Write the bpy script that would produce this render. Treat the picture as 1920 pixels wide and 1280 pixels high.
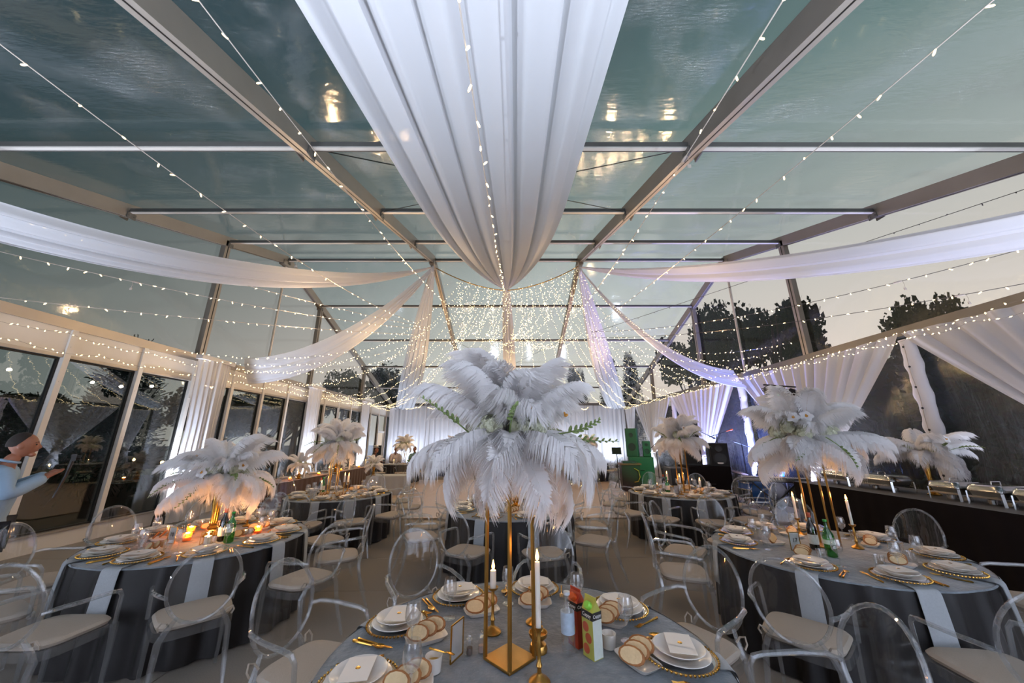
import bpy, bmesh, math, random
from mathutils import Vector, Matrix, Euler
for o in list(bpy.data.objects): bpy.data.objects.remove(o)
SC = bpy.context.scene; COL = SC.collection
PI = math.pi; sin, cos = math.sin, math.cos
# ---------------------------------------------------------------- camera
cam = bpy.data.cameras.new('camera'); CAM = bpy.data.objects.new('camera', cam); COL.objects.link(CAM)
cam.sensor_width = 36; cam.lens = 36*657.4/1920; cam.clip_start = .05; cam.clip_end = 400
CAM.matrix_world = Matrix.Translation((.143, 0, 1.73)) @ Matrix.Rotation(-.0039, 4, 'Z') @ Matrix.Rotation(PI/2+.2734, 4, 'X') @ Matrix.Rotation(-.0023, 4, 'Z')
SC.camera = CAM
# ---------------------------------------------------------------- sky and exposure
SC.view_settings.view_transform = 'Standard'; SC.view_settings.look = 'None'
SC.view_settings.exposure = 0.82; SC.view_settings.gamma = 1.0; SC.view_settings.use_curve_mapping = False
SKY = .62
W = bpy.data.worlds.new('dusk_sky'); SC.world = W; W.use_nodes = True
def nd(nt, t, **k):
    n = nt.nodes.new(t)
    for a, b in k.items(): setattr(n, a, b)
    return n
def sky():
    nt = W.node_tree; nt.nodes.clear(); L = nt.links.new
    tc = nd(nt, 'ShaderNodeTexCoord')
    dot = nd(nt, 'ShaderNodeVectorMath', operation='DOT_PRODUCT'); dot.inputs[1].default_value = (.70, .55, -.45)
    L(tc.outputs['Generated'], dot.inputs[0])
    sep = nd(nt, 'ShaderNodeSeparateXYZ'); L(tc.outputs['Generated'], sep.inputs[0])
    az = nd(nt, 'ShaderNodeMapRange'); L(dot.outputs['Value'], az.inputs[0]); az.inputs[1].default_value = -.62; az.inputs[2].default_value = .36
    def ramp(cols):
        r = nd(nt, 'ShaderNodeValToRGB'); es = r.color_ramp.elements; es.remove(es[1]); es[0].position = cols[0][0]; es[0].color = (*cols[0][1], 1)
        for p, c in cols[1:]: e = es.new(p); e.color = (*c, 1)
        L(sep.outputs['Z'], r.inputs[0]); return r
    sun = ramp([(0, (.70, .58, .48)), (.18, (.78, .69, .62)), (.40, (.58, .57, .54)), (.68, (.17, .24, .23)), (1, (.035, .08, .095))])
    far = ramp([(0, (.09, .12, .12)), (.2, (.065, .10, .10)), (.5, (.022, .05, .06)), (.75, (.018, .045, .058)), (1, (.018, .045, .058))])
    pw = nd(nt, 'ShaderNodeMath', operation='POWER'); L(az.outputs[0], pw.inputs[0]); pw.inputs[1].default_value = 1.6
    mx = nd(nt, 'ShaderNodeMix', data_type='RGBA'); L(pw.outputs[0], mx.inputs[0]); L(far.outputs[0], mx.inputs[6]); L(sun.outputs[0], mx.inputs[7])
    bg = nd(nt, 'ShaderNodeBackground'); L(mx.outputs[2], bg.inputs[0]); bg.inputs[1].default_value = SKY
    out = nd(nt, 'ShaderNodeOutputWorld'); L(bg.outputs[0], out.inputs[0])
sky()
cy = SC.cycles
cy.max_bounces = 9; cy.diffuse_bounces = 6; cy.glossy_bounces = 4; cy.transmission_bounces = 6; cy.transparent_max_bounces = 40
cy.caustics_reflective = False; cy.caustics_refractive = False; cy.sample_clamp_indirect = 3.0; cy.sample_clamp_direct = 0
cy.use_light_tree = True; cy.use_denoising = True
# ---------------------------------------------------------------- helpers
R = random.Random(7)
def lin(h):
    h = h.lstrip('#'); c = [int(h[i:i+2], 16)/255 for i in (0, 2, 4)]
    return tuple(x/12.92 if x <= .04045 else ((x+.055)/1.055)**2.4 for x in c)
class MB:
    def __init__(s): s.v = []; s.f = []
    def add(s, vs, fs):
        o = len(s.v); s.v += [tuple(p) for p in vs]; s.f += [[i+o for i in f] for f in fs]; return s
    def box(s, c, d, rz=0, mat=None):
        hx, hy, hz = d[0]/2, d[1]/2, d[2]/2; C = Vector(c)
        rot = mat or Matrix.Rotation(rz, 3, 'Z')
        vs = [C + rot @ Vector((x, y, z)) for z in (-hz, hz) for x, y in ((-hx, -hy), (hx, -hy), (hx, hy), (-hx, hy))]
        return s.add(vs, [[3, 2, 1, 0], [4, 5, 6, 7], [0, 1, 5, 4], [1, 2, 6, 5], [2, 3, 7, 6], [3, 0, 4, 7]])
    def bar(s, p, q, w, h, up=(0, 0, 1)):
        p, q = Vector(p), Vector(q); d = (q-p); L = d.length; d.normalize()
        x = d.cross(Vector(up)); 
        if x.length < 1e-4: x = d.cross(Vector((0, 1, 0)))
        x.normalize(); z = x.cross(d)
        m = Matrix((x, d, z)).transposed()
        return s.box((p+q)/2, (w, L, h), mat=m)
    def tube(s, pts, r, n=8, closed=False):
        pts = [Vector(p) for p in pts]; k = len(pts); rr = r if isinstance(r, (list, tuple)) else [r]*k
        T = []
        for i in range(k):
            a = pts[i-1] if (i or closed) else pts[0]; b = pts[(i+1) % k] if (i < k-1 or closed) else pts[-1]
            t = (b-a); T.append(t.normalized() if t.length > 1e-9 else Vector((0, 0, 1)))
        N = T[0].orthogonal().normalized(); vs = []
        for i in range(k):
            N = (N - T[i]*N.dot(T[i]));
            N = N.normalized() if N.length > 1e-6 else T[i].orthogonal().normalized()
            Bn = T[i].cross(N)
            for j in range(n):
                a = 2*PI*j/n; vs.append(pts[i] + (N*cos(a)+Bn*sin(a))*rr[i])
        fs = []
        for i in range(k if closed else k-1):
            i2 = (i+1) % k
            for j in range(n): fs.append([i*n+j, i*n+(j+1) % n, i2*n+(j+1) % n, i2*n+j])
        if not closed: fs += [list(range(n))[::-1], [(k-1)*n+j for j in range(n)]]
        return s.add(vs, fs)
    def lathe(s, prof, n=20, c=(0, 0, 0), sx=1, sy=1):
        vs = []; m = len(prof)
        for r, z in prof:
            for j in range(n): a = 2*PI*j/n; vs.append((c[0]+r*sx*cos(a), c[1]+r*sy*sin(a), c[2]+z))
        fs = [[i*n+j, i*n+(j+1) % n, (i+1)*n+(j+1) % n, (i+1)*n+j] for i in range(m-1) for j in range(n)]
        if prof[0][0] > 1e-5: fs.append(list(range(n))[::-1])
        if prof[-1][0] > 1e-5: fs.append([(m-1)*n+j for j in range(n)])
        return s.add(vs, fs)
    def grid(s, fn, nu, nv, wrap=False):
        vs = [fn(i/nu, j/nv) for j in range(nv+1) for i in range(nu if wrap else nu+1)]
        w = nu if wrap else nu+1
        fs = [[j*w+i, j*w+(i+1) % w, (j+1)*w+(i+1) % w, (j+1)*w+i] for j in range(nv) for i in range(nu)]
        return s.add(vs, fs)
    def ball(s, c, r, n=10, m=7, rot=None):
        r = r if isinstance(r, (tuple, list)) else (r, r, r); C = Vector(c); vs = []
        for i in range(m+1):
            th = PI*i/m
            for j in range(n):
                a = 2*PI*j/n; p = Vector((r[0]*sin(th)*cos(a), r[1]*sin(th)*sin(a), -r[2]*cos(th)))
                vs.append(C + (rot @ p if rot else p))
        return s.add(vs, [[i*n+j, i*n+(j+1) % n, (i+1)*n+(j+1) % n, (i+1)*n+j] for i in range(m) for j in range(n)])
    def mesh(s, name, mat, smooth=True):
        me = bpy.data.meshes.new(name); me.from_pydata(s.v, [], s.f); me.materials.append(mat)
        if smooth:
            me.polygons.foreach_set('use_smooth', [True]*len(me.polygons))
            try: me.set_sharp_from_angle(angle=math.radians(40))
            except Exception: pass
        me.update(); return me
def obj(name, mb, mat=None, parent=None, loc=(0, 0, 0), rot=None, smooth=True):
    me = mb.mesh(name, mat, smooth) if isinstance(mb, MB) else mb
    o = bpy.data.objects.new(name, me); COL.objects.link(o); o.location = loc
    if rot is not None: o.rotation_euler = rot
    if parent is not None: o.parent = parent
    return o
def bevel(o, w=.004, seg=2):
    m = o.modifiers.new('bevel', 'BEVEL'); m.width = w; m.segments = seg; m.limit_method = 'ANGLE'; return o
def tag(o, label=None, cat=None, group=None, kind=None):
    if label: o['label'] = label
    if cat: o['category'] = cat
    if group: o['group'] = group
    if kind: o['kind'] = kind
    return o
def thing(name, label, cat, loc=(0, 0, 0), rz=0, group=None):
    o = bpy.data.objects.new(name, None); COL.objects.link(o); o.location = loc; o.rotation_euler = (0, 0, rz); o.empty_display_size = .1
    return tag(o, label, cat, group)
def struct(name, mb=None, mat=None, smooth=False):
    o = obj(name, mb, mat, smooth=smooth) if mb else thing(name, None, None)
    o['kind'] = 'structure'; return o
def dup(src, loc, rz=0, label=None, group=None):
    r = src.copy(); COL.objects.link(r); r.location = loc; r.rotation_euler = (0, 0, rz)
    if label: r['label'] = label
    if group: r['group'] = group
    for ch in src.children:
        c = ch.copy(); COL.objects.link(c); c.parent = r
        for g in ch.children:
            d = g.copy(); COL.objects.link(d); d.parent = c
    return r
class Proto:
    """first use places the source itself, later uses copy it"""
    def __init__(s, make): s.make = make; s.src = None
    def put(s, loc, rz=0, label=None, group=None):
        if s.src is None:
            s.src = s.make(); s.src.location = loc; s.src.rotation_euler = (0, 0, rz)
            if label: s.src['label'] = label
            if group: s.src['group'] = group
            return s.src
        return dup(s.src, loc, rz, label, group)
def lamp(name, kind, loc, energy, color, parent=None, size=.05, spot=None, blend=.6, target=None):
    l = bpy.data.lights.new(name, kind); l.energy = energy; l.color = color
    if kind in ('POINT', 'SPOT'): l.shadow_soft_size = size
    if kind == 'SPOT': l.spot_size = spot; l.spot_blend = blend
    o = bpy.data.objects.new(name, l); COL.objects.link(o); o.location = loc
    if target is not None: o.rotation_euler = (Vector(target)-Vector(loc)).to_track_quat('-Z', 'Y').to_euler()
    if parent is not None: o.parent = parent
    return o
# ---------------------------------------------------------------- materials
def base(name):
    m = bpy.data.materials.new(name); m.use_nodes = True; nt = m.node_tree
    return m, nt, nt.nodes['Principled BSDF'], nt.nodes['Material Output'], nt.links.new
def noise(nt, scale, detail=4, stretch=None, coord='Object'):
    tc = nd(nt, 'ShaderNodeTexCoord'); n = nd(nt, 'ShaderNodeTexNoise'); n.inputs['Scale'].default_value = scale; n.inputs['Detail'].default_value = detail
    if stretch:
        mp = nd(nt, 'ShaderNodeMapping'); mp.inputs['Scale'].default_value = stretch
        nt.links.new(tc.outputs[coord], mp.inputs[0]); nt.links.new(mp.outputs[0], n.inputs['Vector'])
    else: nt.links.new(tc.outputs[coord], n.inputs['Vector'])
    return n
def mat(name, col, rough=.5, metal=0, var=0, scale=20, bump=0, bscale=None, stretch=None, spec=.5, sheen=0, sss=0, emit=None, estr=0, coat=0):
    m, nt, b, out, L = base(name); c = lin(col) if isinstance(col, str) else col
    b.inputs['Base Color'].default_value = (*c, 1); b.inputs['Roughness'].default_value = rough; b.inputs['Metallic'].default_value = metal
    b.inputs['Specular IOR Level'].default_value = spec
    if sheen: b.inputs['Sheen Weight'].default_value = sheen; b.inputs['Sheen Roughness'].default_value = .4
    if coat: b.inputs['Coat Weight'].default_value = coat; b.inputs['Coat Roughness'].default_value = .08
    if sss: b.inputs['Subsurface Weight'].default_value = sss; b.inputs['Subsurface Radius'].default_value = (.02, .01, .006)
    if var:
        n = noise(nt, scale, 5, stretch); mx = nd(nt, 'ShaderNodeMix', data_type='RGBA'); L(n.outputs['Fac'], mx.inputs[0])
        mx.inputs[6].default_value = (*[x*(1-var) for x in c], 1); mx.inputs[7].default_value = (*[min(1, x*(1+var)) for x in c], 1); L(mx.outputs[2], b.inputs['Base Color'])
    if bump:
        n = noise(nt, bscale or scale, 6, stretch); bp = nd(nt, 'ShaderNodeBump'); bp.inputs['Strength'].default_value = bump; bp.inputs['Distance'].default_value = .01
        L(n.outputs['Fac'], bp.inputs['Height']); L(bp.outputs[0], b.inputs['Normal'])
    if emit: b.inputs['Emission Color'].default_value = (*(lin(emit) if isinstance(emit, str) else emit), 1); b.inputs['Emission Strength'].default_value = estr
    return m
def glow(name, col, s, sample=False):
    m, nt, b, out, L = base(name); nt.nodes.remove(b); e = nd(nt, 'ShaderNodeEmission'); e.inputs[0].default_value = (*col, 1); e.inputs[1].default_value = s
    L(e.outputs[0], out.inputs[0])
    if not sample: m.cycles.emission_sampling = 'NONE'
    return m
def clear(name, tint, rough=.03, lo=.05, hi=.9, haze=0, hazecol=(.8, .85, .88), bump=0, bscale=6, stretch=None, gcol=(1, 1, 1), scuff=0):
    """thin clear sheet: straight-through light plus a Fresnel-weighted mirror coat and a little dust"""
    m, nt, b, out, L = base(name); nt.nodes.remove(b)
    t = nd(nt, 'ShaderNodeBsdfTransparent'); t.inputs[0].default_value = (*tint, 1)
    g = nd(nt, 'ShaderNodeBsdfGlossy'); g.inputs[0].default_value = (*gcol, 1); g.inputs[1].default_value = rough
    lw = nd(nt, 'ShaderNodeLayerWeight'); lw.inputs[0].default_value = .5
    pw = nd(nt, 'ShaderNodeMath', operation='POWER'); L(lw.outputs['Facing'], pw.inputs[0]); pw.inputs[1].default_value = 4.5
    mr = nd(nt, 'ShaderNodeMapRange'); L(pw.outputs[0], mr.inputs[0]); mr.inputs[3].default_value = lo; mr.inputs[4].default_value = hi
    first = t
    if haze:
        d = nd(nt, 'ShaderNodeBsdfDiffuse'); d.inputs[0].default_value = (*hazecol, 1)
        tl = nd(nt, 'ShaderNodeBsdfTranslucent'); tl.inputs[0].default_value = (*hazecol, 1)
        ad = nd(nt, 'ShaderNodeMixShader'); L(d.outputs[0], ad.inputs[1]); L(tl.outputs[0], ad.inputs[2])
        hz = nd(nt, 'ShaderNodeMixShader'); L(t.outputs[0], hz.inputs[1]); L(ad.outputs[0], hz.inputs[2])
        n = noise(nt, 1.2, 6); mh = nd(nt, 'ShaderNodeMapRange'); L(n.outputs['Fac'], mh.inputs[0]); mh.inputs[1].default_value = .3; mh.inputs[2].default_value = .7; mh.inputs[3].default_value = haze*.6; mh.inputs[4].default_value = haze*1.4; L(mh.outputs[0], hz.inputs[0]); first = hz
    mix = nd(nt, 'ShaderNodeMixShader'); L(mr.outputs[0], mix.inputs[0]); L(first.outputs[0], mix.inputs[1]); L(g.outputs[0], mix.inputs[2]); L(mix.outputs[0], out.inputs[0])
    if bump:
        n = noise(nt, bscale, 5, stretch); bp = nd(nt, 'ShaderNodeBump'); bp.inputs['Strength'].default_value = bump; bp.inputs['Distance'].default_value = .05
        L(n.outputs['Fac'], bp.inputs['Height']); L(bp.outputs[0], g.inputs['Normal'])
    if scuff:      # fine creases and scuffs in the vinyl catch any lamp near the mirror angle
        g2 = nd(nt, 'ShaderNodeBsdfGlossy'); g2.inputs[1].default_value = .2; n = noise(nt, 5, 8, (2.2, 9, 1)); n2 = noise(nt, 1.3, 3); bp = nd(nt, 'ShaderNodeBump'); bp.inputs['Strength'].default_value = 1.0; bp.inputs['Distance'].default_value = .06
        L(n.outputs['Fac'], bp.inputs['Height']); L(bp.outputs[0], g2.inputs['Normal'])
        ms = nd(nt, 'ShaderNodeMapRange'); L(n2.outputs['Fac'], ms.inputs[0]); ms.inputs[1].default_value = .5; ms.inputs[2].default_value = .68; ms.inputs[3].default_value = scuff*.06; ms.inputs[4].default_value = scuff
        m2 = nd(nt, 'ShaderNodeMixShader'); L(ms.outputs[0], m2.inputs[0]); L(mix.outputs[0], m2.inputs[1]); L(g2.outputs[0], m2.inputs[2]); L(m2.outputs[0], out.inputs[0])
    return m
def sheer(name, col, see=.2, trans=.45, rough=.8):
    m, nt, b, out, L = base(name); nt.nodes.remove(b)
    d = nd(nt, 'ShaderNodeBsdfDiffuse'); d.inputs[0].default_value = (*col, 1); tl = nd(nt, 'ShaderNodeBsdfTranslucent'); tl.inputs[0].default_value = (*col, 1)
    a = nd(nt, 'ShaderNodeMixShader'); a.inputs[0].default_value = trans; L(d.outputs[0], a.inputs[1]); L(tl.outputs[0], a.inputs[2])
    t = nd(nt, 'ShaderNodeBsdfTransparent'); lw = nd(nt, 'ShaderNodeLayerWeight'); lw.inputs[0].default_value = .3
    mr = nd(nt, 'ShaderNodeMapRange'); L(lw.outputs['Facing'], mr.inputs[0]); mr.inputs[3].default_value = see; mr.inputs[4].default_value = see*.2
    x = nd(nt, 'ShaderNodeMixShader'); L(mr.outputs[0], x.inputs[0]); L(a.outputs[0], x.inputs[1]); L(t.outputs[0], x.inputs[2]); L(x.outputs[0], out.inputs[0])
    return m
m_alu = mat('aluminium_warm', '#9c938a', .38, .35, var=.12, scale=3, bump=.05, bscale=60)
m_alud = mat('aluminium_dark', '#6f6c68', .4, .4, var=.15, scale=4)
m_white = mat('white_painted_metal', '#cfc8c0', .45, 0, var=.06, scale=3)
m_steel = mat('black_steel', '#1c1a18', .5, .3)
m_film = clear('clear_roof_film', (.76, .86, .87), .11, .045, .7, haze=.022, bump=.07, bscale=5, stretch=(1, 2.5, 1), scuff=.16)
m_film2 = clear('clear_gable_film', (.88, .89, .88), .08, .05, .7, haze=.02, bump=.1, bscale=2)
m_dark = clear('clear_wall_film', (.55, .6, .6), .1, .07, .8, haze=.06, bump=.6, bscale=2.2, stretch=(1, 3, .5))
m_glass = clear('window_glass', (.85, .9, .9), .004, .085, .95)
m_acryl = clear('clear_acrylic', (.975, .98, .985), .03, .06, .95, haze=.04, hazecol=(.75, .8, .85))
m_rim = clear('clear_acrylic_edge', (.92, .94, .96), .05, .12, 1.0, haze=.13, hazecol=(.75, .8, .86))
m_goblet = clear('drinking_glass', (.97, .975, .98), .02, .12, 1.0, haze=.03)
m_sheer = sheer('white_sheer', (.80, .79, .82), .10, .4)
m_sheer2 = sheer('white_thin_sheer', (.80, .79, .82), .22, .45)
m_ruff = sheer('white_ruffle', (.78, .76, .76), .0, .25)
m_feather = sheer('ostrich_feather', (.98, .965, .965), .05, .26)
m_quill = mat('feather_quill', '#d9cbb8', .5)
m_floor = mat('grey_carpet', '#8c847b', .95, 0, var=.22, scale=140, bump=.15, bscale=220, spec=.1)
m_dance = mat('pale_oak_laminate', '#b39b84', .35, 0, var=.16, scale=6, stretch=(1, 14, 1))
m_topper = mat('grey_velvet', '#7b8288', .85, 0, var=.42, scale=18, bump=.8, bscale=34, spec=.15, sheen=.35)
m_skirt = mat('charcoal_skirt', '#171414', .55, 0, var=.12, scale=30, spec=.4, sheen=.06)
m_napk = mat('pale_blue_linen', '#a9acae', .9, 0, var=.1, scale=90, bump=.2, bscale=300, spec=.1)
m_china = mat('white_china', '#e6e2dc', .18, 0, spec=.5)
m_card = mat('cream_card', '#ece7e0', .6)
m_gold = mat('polished_gold', '#c89a4a', .22, 1, var=.12, scale=12)
m_brass = mat('brushed_brass', '#b98d49', .32, 1, var=.15, scale=18, bump=.08, bscale=200)
m_wax = mat('ivory_wax', '#eee6da', .45, 0, sss=.15)
m_cush = mat('beige_linen_cushion', '#b3a799', .95, 0, var=.1, scale=160, bump=.25, bscale=320, spec=.1)
m_bread = mat('bread_crumb', '#d8bd92', .9, 0, var=.15, scale=40, bump=.4, bscale=80)
m_crust = mat('bread_crust', '#8f5a2a', .6, 0, var=.3, scale=25)
m_leafg = mat('pale_green_floret', '#cccdb2', .7, 0, var=.25, scale=30)
m_green = mat('green_stem', '#6f8148', .6, 0, var=.25, scale=20)
m_petal = sheer('orchid_petal', (.88, .87, .88), 0, .3)
m_black = mat('black_plastic', '#161617', .45)
m_cloth_black = mat('black_cloth', '#171314', .9, 0, var=.2, scale=8, spec=.1)
m_chrome = mat('stainless_steel', '#b8b8b6', .18, 1, var=.06, scale=6)
m_flame = glow('candle_flame', (1, .42, .10), 9)
m_bulb = glow('warm_led', (1, .76, .42), 3.0)
m_bulb2 = glow('warm_led_tiny', (1, .74, .38), 3.5)
m_bulbcap = mat('clear_led_cap', '#d8c8a8', .3)
m_cable = mat('white_cable', '#b8aca2', .5)
m_cabled = mat('dark_cable', '#4a4440', .5)
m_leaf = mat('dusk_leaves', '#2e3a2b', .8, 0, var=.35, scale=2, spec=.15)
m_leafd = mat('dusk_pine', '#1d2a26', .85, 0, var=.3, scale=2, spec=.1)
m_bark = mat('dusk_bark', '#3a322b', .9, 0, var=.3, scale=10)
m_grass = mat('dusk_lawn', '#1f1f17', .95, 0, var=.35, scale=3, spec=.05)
m_lawnlit = mat('lit_lawn_yellow', '#6a6446', .9, 0, var=.2, scale=3)  # lit grass: the light is put into this yellowish colour
# ================================================================ tent shell
HW, RY, RZ, SL, EV, NE, FE = 7.59, 10.96, 7.73, .317, 3.92, -1.04, 22.96
def rz(y): return RZ - SL*abs(y-RY)
UP = [RY+2.4*k for k in range(-5, 6)]
def floor_parts():
    fl = struct('floor')
    k = 0; nx, ny = 6, 20; dx = 2*HW/nx; dy = (FE+1.2)/ny
    p = MB().box((0, 0, -.02), (dx-.006, dy-.006, .04)).mesh('floor_panel', m_floor, False)
    for i in range(nx):
        for j in range(ny): obj('floor_panel', p, None, fl, (-HW+dx*(i+.5), -1.2+dy*(j+.5), -.002*((i*7+j*3) % 3)))
    df = struct('dance_floor')
    p = MB().box((0, 0, .012), (.995, .995, .024)).mesh('floor_panel', m_dance, False)
    for i in range(9):
        for j in range(8): obj('floor_panel', p, None, df, (-4+i, 9.25+j, .003), (0, 0, PI/2*((i+j) % 2)))
floor_parts()
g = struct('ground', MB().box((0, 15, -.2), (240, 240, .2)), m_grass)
obj('lit_lawn_strip', MB().box((0, 0, -.09), (4, 40, .02)), m_lawnlit)['kind'] = 'structure'  # lit strip of lawn, its brightness painted as a paler colour
bpy.data.objects['lit_lawn_strip'].location = (-22, 14, 0); bpy.data.objects['lit_lawn_strip'].name = 'lit_lawn'
def roof():
    c = struct('ceiling')
    for x in (-HW, -2.53, 2.53, HW):
        for a, b in ((NE, RY), (RY, FE)):
            p, q = Vector((x, a, rz(a))), Vector((x, b, rz(b)))
            r = obj('rafter', MB().bar(p, q, .13, .26), m_alu, c)
            # keder channels and the seam along the rafter's underside
            n = Vector((0, 0, -1)); o = obj('rafter_groove', MB().bar(p+n*.137, q+n*.137, .012, .008), m_steel, r)
        obj('knee_plate', MB().box((x, RY, RZ-.17), (.17, .5, .16)), m_alu, c)
    for k, y in enumerate(UP):
        if y < -1.5: continue
        w = .09 if k not in (5,) else .12
        for x0, x1 in ((-HW, -2.53), (-2.53, 2.53), (2.53, HW)):
            pr = obj('purlin', MB().box(((x0+x1)/2, y, rz(y)), (x1-x0-.13, w, .075)), m_alud, c)
            obj('purlin_lip', MB().box(((x0+x1)/2, y-.02, rz(y)-.047), (x1-x0-.13, .05, .02)), m_white, pr)
    # bolted brackets where purlins meet the rafters
    bk = MB()
    for dx in (-1, 1):
        bk.box((dx*.075, 0, -.05), (.02, .16, .12))
        for dy in (-.05, .05): bk.tube([(dx*.086, dy, -.06), (dx*.1, dy, -.06)], .014, 6)
    bk = bk.mesh('bracket', m_alud, False)
    for x in (-HW, -2.53, 2.53, HW):
        for y in UP[1:-1]: obj('bracket', bk, None, c, (x, y, rz(y)-.06))
    # clear film of each bay, gently puckered between the purlins
    for x0, x1 in ((-HW, -2.53), (-2.53, 2.53), (2.53, HW)):
        for a, b in ((NE, RY), (RY, FE)):
            def fn(u, v, x0=x0, x1=x1, a=a, b=b):
                x = x0+(x1-x0)*u; y = a+(b-a)*v; e = min(u, 1-u)*2
                return (x, y, rz(y)+.14 + .006*sin(5*x+3*sin(y*1.3))*sin(y*2.618)*min(1, e*5))
            obj('roof_film', MB().grid(fn, 24, 30), m_film, c)
    # crossed stay cables under the film
    for x0, x1, y0, y1 in ((-2.5, 2.5, UP[3], UP[2]), (2.5, -2.5, UP[3], UP[2]), (-2.5, 2.5, UP[7], UP[9]), (2.5, -2.5, UP[7], UP[9])):
        obj('stay_cable', MB().tube([(x0, y0, rz(y0)-.02), (x1, y1, rz(y1)-.02)], .007, 5), m_steel, c)
roof()
GP = [RY+2.45*k for k in (-3, -1, 1, 3)]
def gable(side, sx):
    w = struct('wall_'+side)
    X = sx*HW
    obj('wall_beam', MB().box((X, (NE+FE)/2, 3.68), (.16, FE-NE, .17)), m_alu if side == 'left' else m_alud, w)
    def fn(u, v): 
        y = NE+(FE-NE)*u; z0 = 3.7; z1 = rz(y)+.1
        return (X+sx*.06, y, z0+(z1-z0)*v)
    obj('gable_film', MB().grid(fn, 24, 4), m_film2, w)
    for y in GP:
        p = obj('gable_post', MB().box((X, y, (3.7+rz(y))/2), (.13, .17, rz(y)-3.7)), m_alu, w)
        obj('post_channel', MB().box((X-sx*.067, y, (3.7+rz(y))/2), (.008, .02, rz(y)-3.75)), m_steel, p)
    obj('gable_pole', MB().tube([(X, RY, 3.7), (X, RY, RZ)], .035, 8), m_white, w)
    for y in (NE, FE): obj('corner_post', MB().box((X, y, 1.96), (.2, .2, 3.92)), m_alu, w)
    return w
wl = gable('left', -1); wr = gable('right', 1)
def left_windows():
    X = -HW
    obj('fascia', MB().box((X+.02, 10.9, 3.36), (.07, 24, .48)), m_white, wl)
    obj('kick_board', MB().box((X+.02, 10.9, .13), (.1, 24, .26)), m_white, wl)
    obj('fascia_trim', MB().box((X+.03, 10.9, 3.13), (.09, 24, .05)), m_alu, wl)
    obj('sill_trim', MB().box((X+.05, 10.9, .27), (.12, 24, .03)), m_alu, wl)
    ys = [8.41-1.245*7+1.245*k for k in range(20)]
    ml = MB().box((0, 0, 1.8), (.14, .085, 3.6))
    for z in (.9, 1.8, 2.7, 3.3): ml.tube([(.07, 0, z), (.078, 0, z)], .012, 6)
    ml = ml.mesh('mullion', m_white, False)
    for y in ys: obj('mullion', ml, None, wl, (X+.02, y, 0))
    for i, y in enumerate(ys[:-1]):
        if y < 2: continue
        n = struct('window_%d' % i); n.location = (X, y+.6225, 0)
        hgt = 3.1-.28
        if abs(y-20.86) < .4:
            obj('door_leaf', MB().box((0, -.52, 1.15), (.05, .06, 2.1)).box((0, .52, 1.15), (.05, .06, 2.1)).box((0, 0, 2.2), (.09, 1.15, .1)).box((0, 0, .15), (.05, 1.1, .12)), m_white, n)
            obj('pane', MB().box((0, 0, 2.68), (.012, 1.15, .86)), m_glass, n)
            continue
        obj('pane', MB().box((0, 0, .28+hgt/2), (.012, 1.16, hgt)), m_glass, n)
        obj('window_frame', MB().box((.0, -.56, .28+hgt/2), (.05, .03, hgt)).box((.0, .56, .28+hgt/2), (.05, .03, hgt)).box((.0, 0, .3), (.05, 1.1, .03)).box((.0, 0, 3.09), (.05, 1.1, .03)), m_steel, n)
left_windows()
# right wall: dark clear vinyl under the beam, and the far wall's solid sheet
obj('wall_film', MB().grid(lambda u, v: (HW+.05+.03*sin(u*60)*sin(v*9), NE+(FE-NE)*u, 3.62*v), 80, 10), m_dark, wr)
wf = struct('wall_far')
obj('wall_sheet', MB().box((0, FE+.05, 1.95), (2*HW, .04, 3.9)), mat('white_tarpaulin', '#bfc3c8', .7), wf)
obj('eave_beam', MB().box((0, FE, 3.92), (2*HW, .16, .2)), m_alud, wf)
for x in (-5, -2.53, 0, 2.53, 5): obj('wall_pole', MB().tube([(x, FE-.05, 0), (x, FE-.05, 3.85)], .03, 8), m_white, wf)
# ================================================================ drapes
def pleat(u, n, amp, seed=0):
    return amp*(sin(2*PI*n*u+seed) + .45*sin(2*PI*n*1.7*u+2.1*seed+1) + .3*sin(2*PI*n*.43*u+seed*3))
def curtain_right(y0, y1, label, nb=60):
    """sheer curtain hung between two posts and tied in at the middle"""
    c = (y0+y1)/2; h0 = (y1-y0)/2-.02; sd = y0
    t = thing('curtain', label, 'curtain', (HW-.2, c, 0))
    zt, zw = 3.56, 1.12
    def half(z):
        if z > zw:
            k = (z-zw)/(zt-zw); return .13 + (h0-.13)*(k**.92)
        return .13 + .42*((zw-z)/zw)**.8
    def fn(u, v):
        z = zt*(1-v); s = 2*u-1; h = half(z); tight = h/h0
        dy = s*h; x = -.02-.20*(1-abs(s)**2)*(1-tight)
        x += pleat(u, 13, .035*(.35+.65*tight), sd) ; dy += pleat(u, 13, .018*tight, sd+1)
        z2 = z + (.06*(abs(s)**2) if v == 0 else 0)
        return (x, dy, max(z2, .02))
    obj('drape_cloth', MB().grid(fn, 150, 26), m_sheer, t)
    obj('tie_band', MB().tube([(-.16+.10*cos(a), .16*sin(a), zw) for a in [2*PI*k/20 for k in range(20)]], .035, 6, closed=True), m_ruff, t)
    return t
AP = [-3.6, 1.32, 6.22, 11.1, 15.95, 20.7]
curtain_right(AP[1], AP[2], 'white tied curtain hanging over the chafing dishes, its left edge framing dark film')
curtain_right(AP[2], AP[3], 'white tied curtain behind the tall feather arrangement near the buffet')
curtain_right(AP[3], AP[4], 'blue-lit white tied curtain behind the black speakers on the stage side')
curtain_right(AP[4], AP[5], 'white tied curtain behind the green-lit loudspeakers')
curtain_right(AP[5], 22.55, 'narrow white curtain on the right wall next to the far corner')
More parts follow.
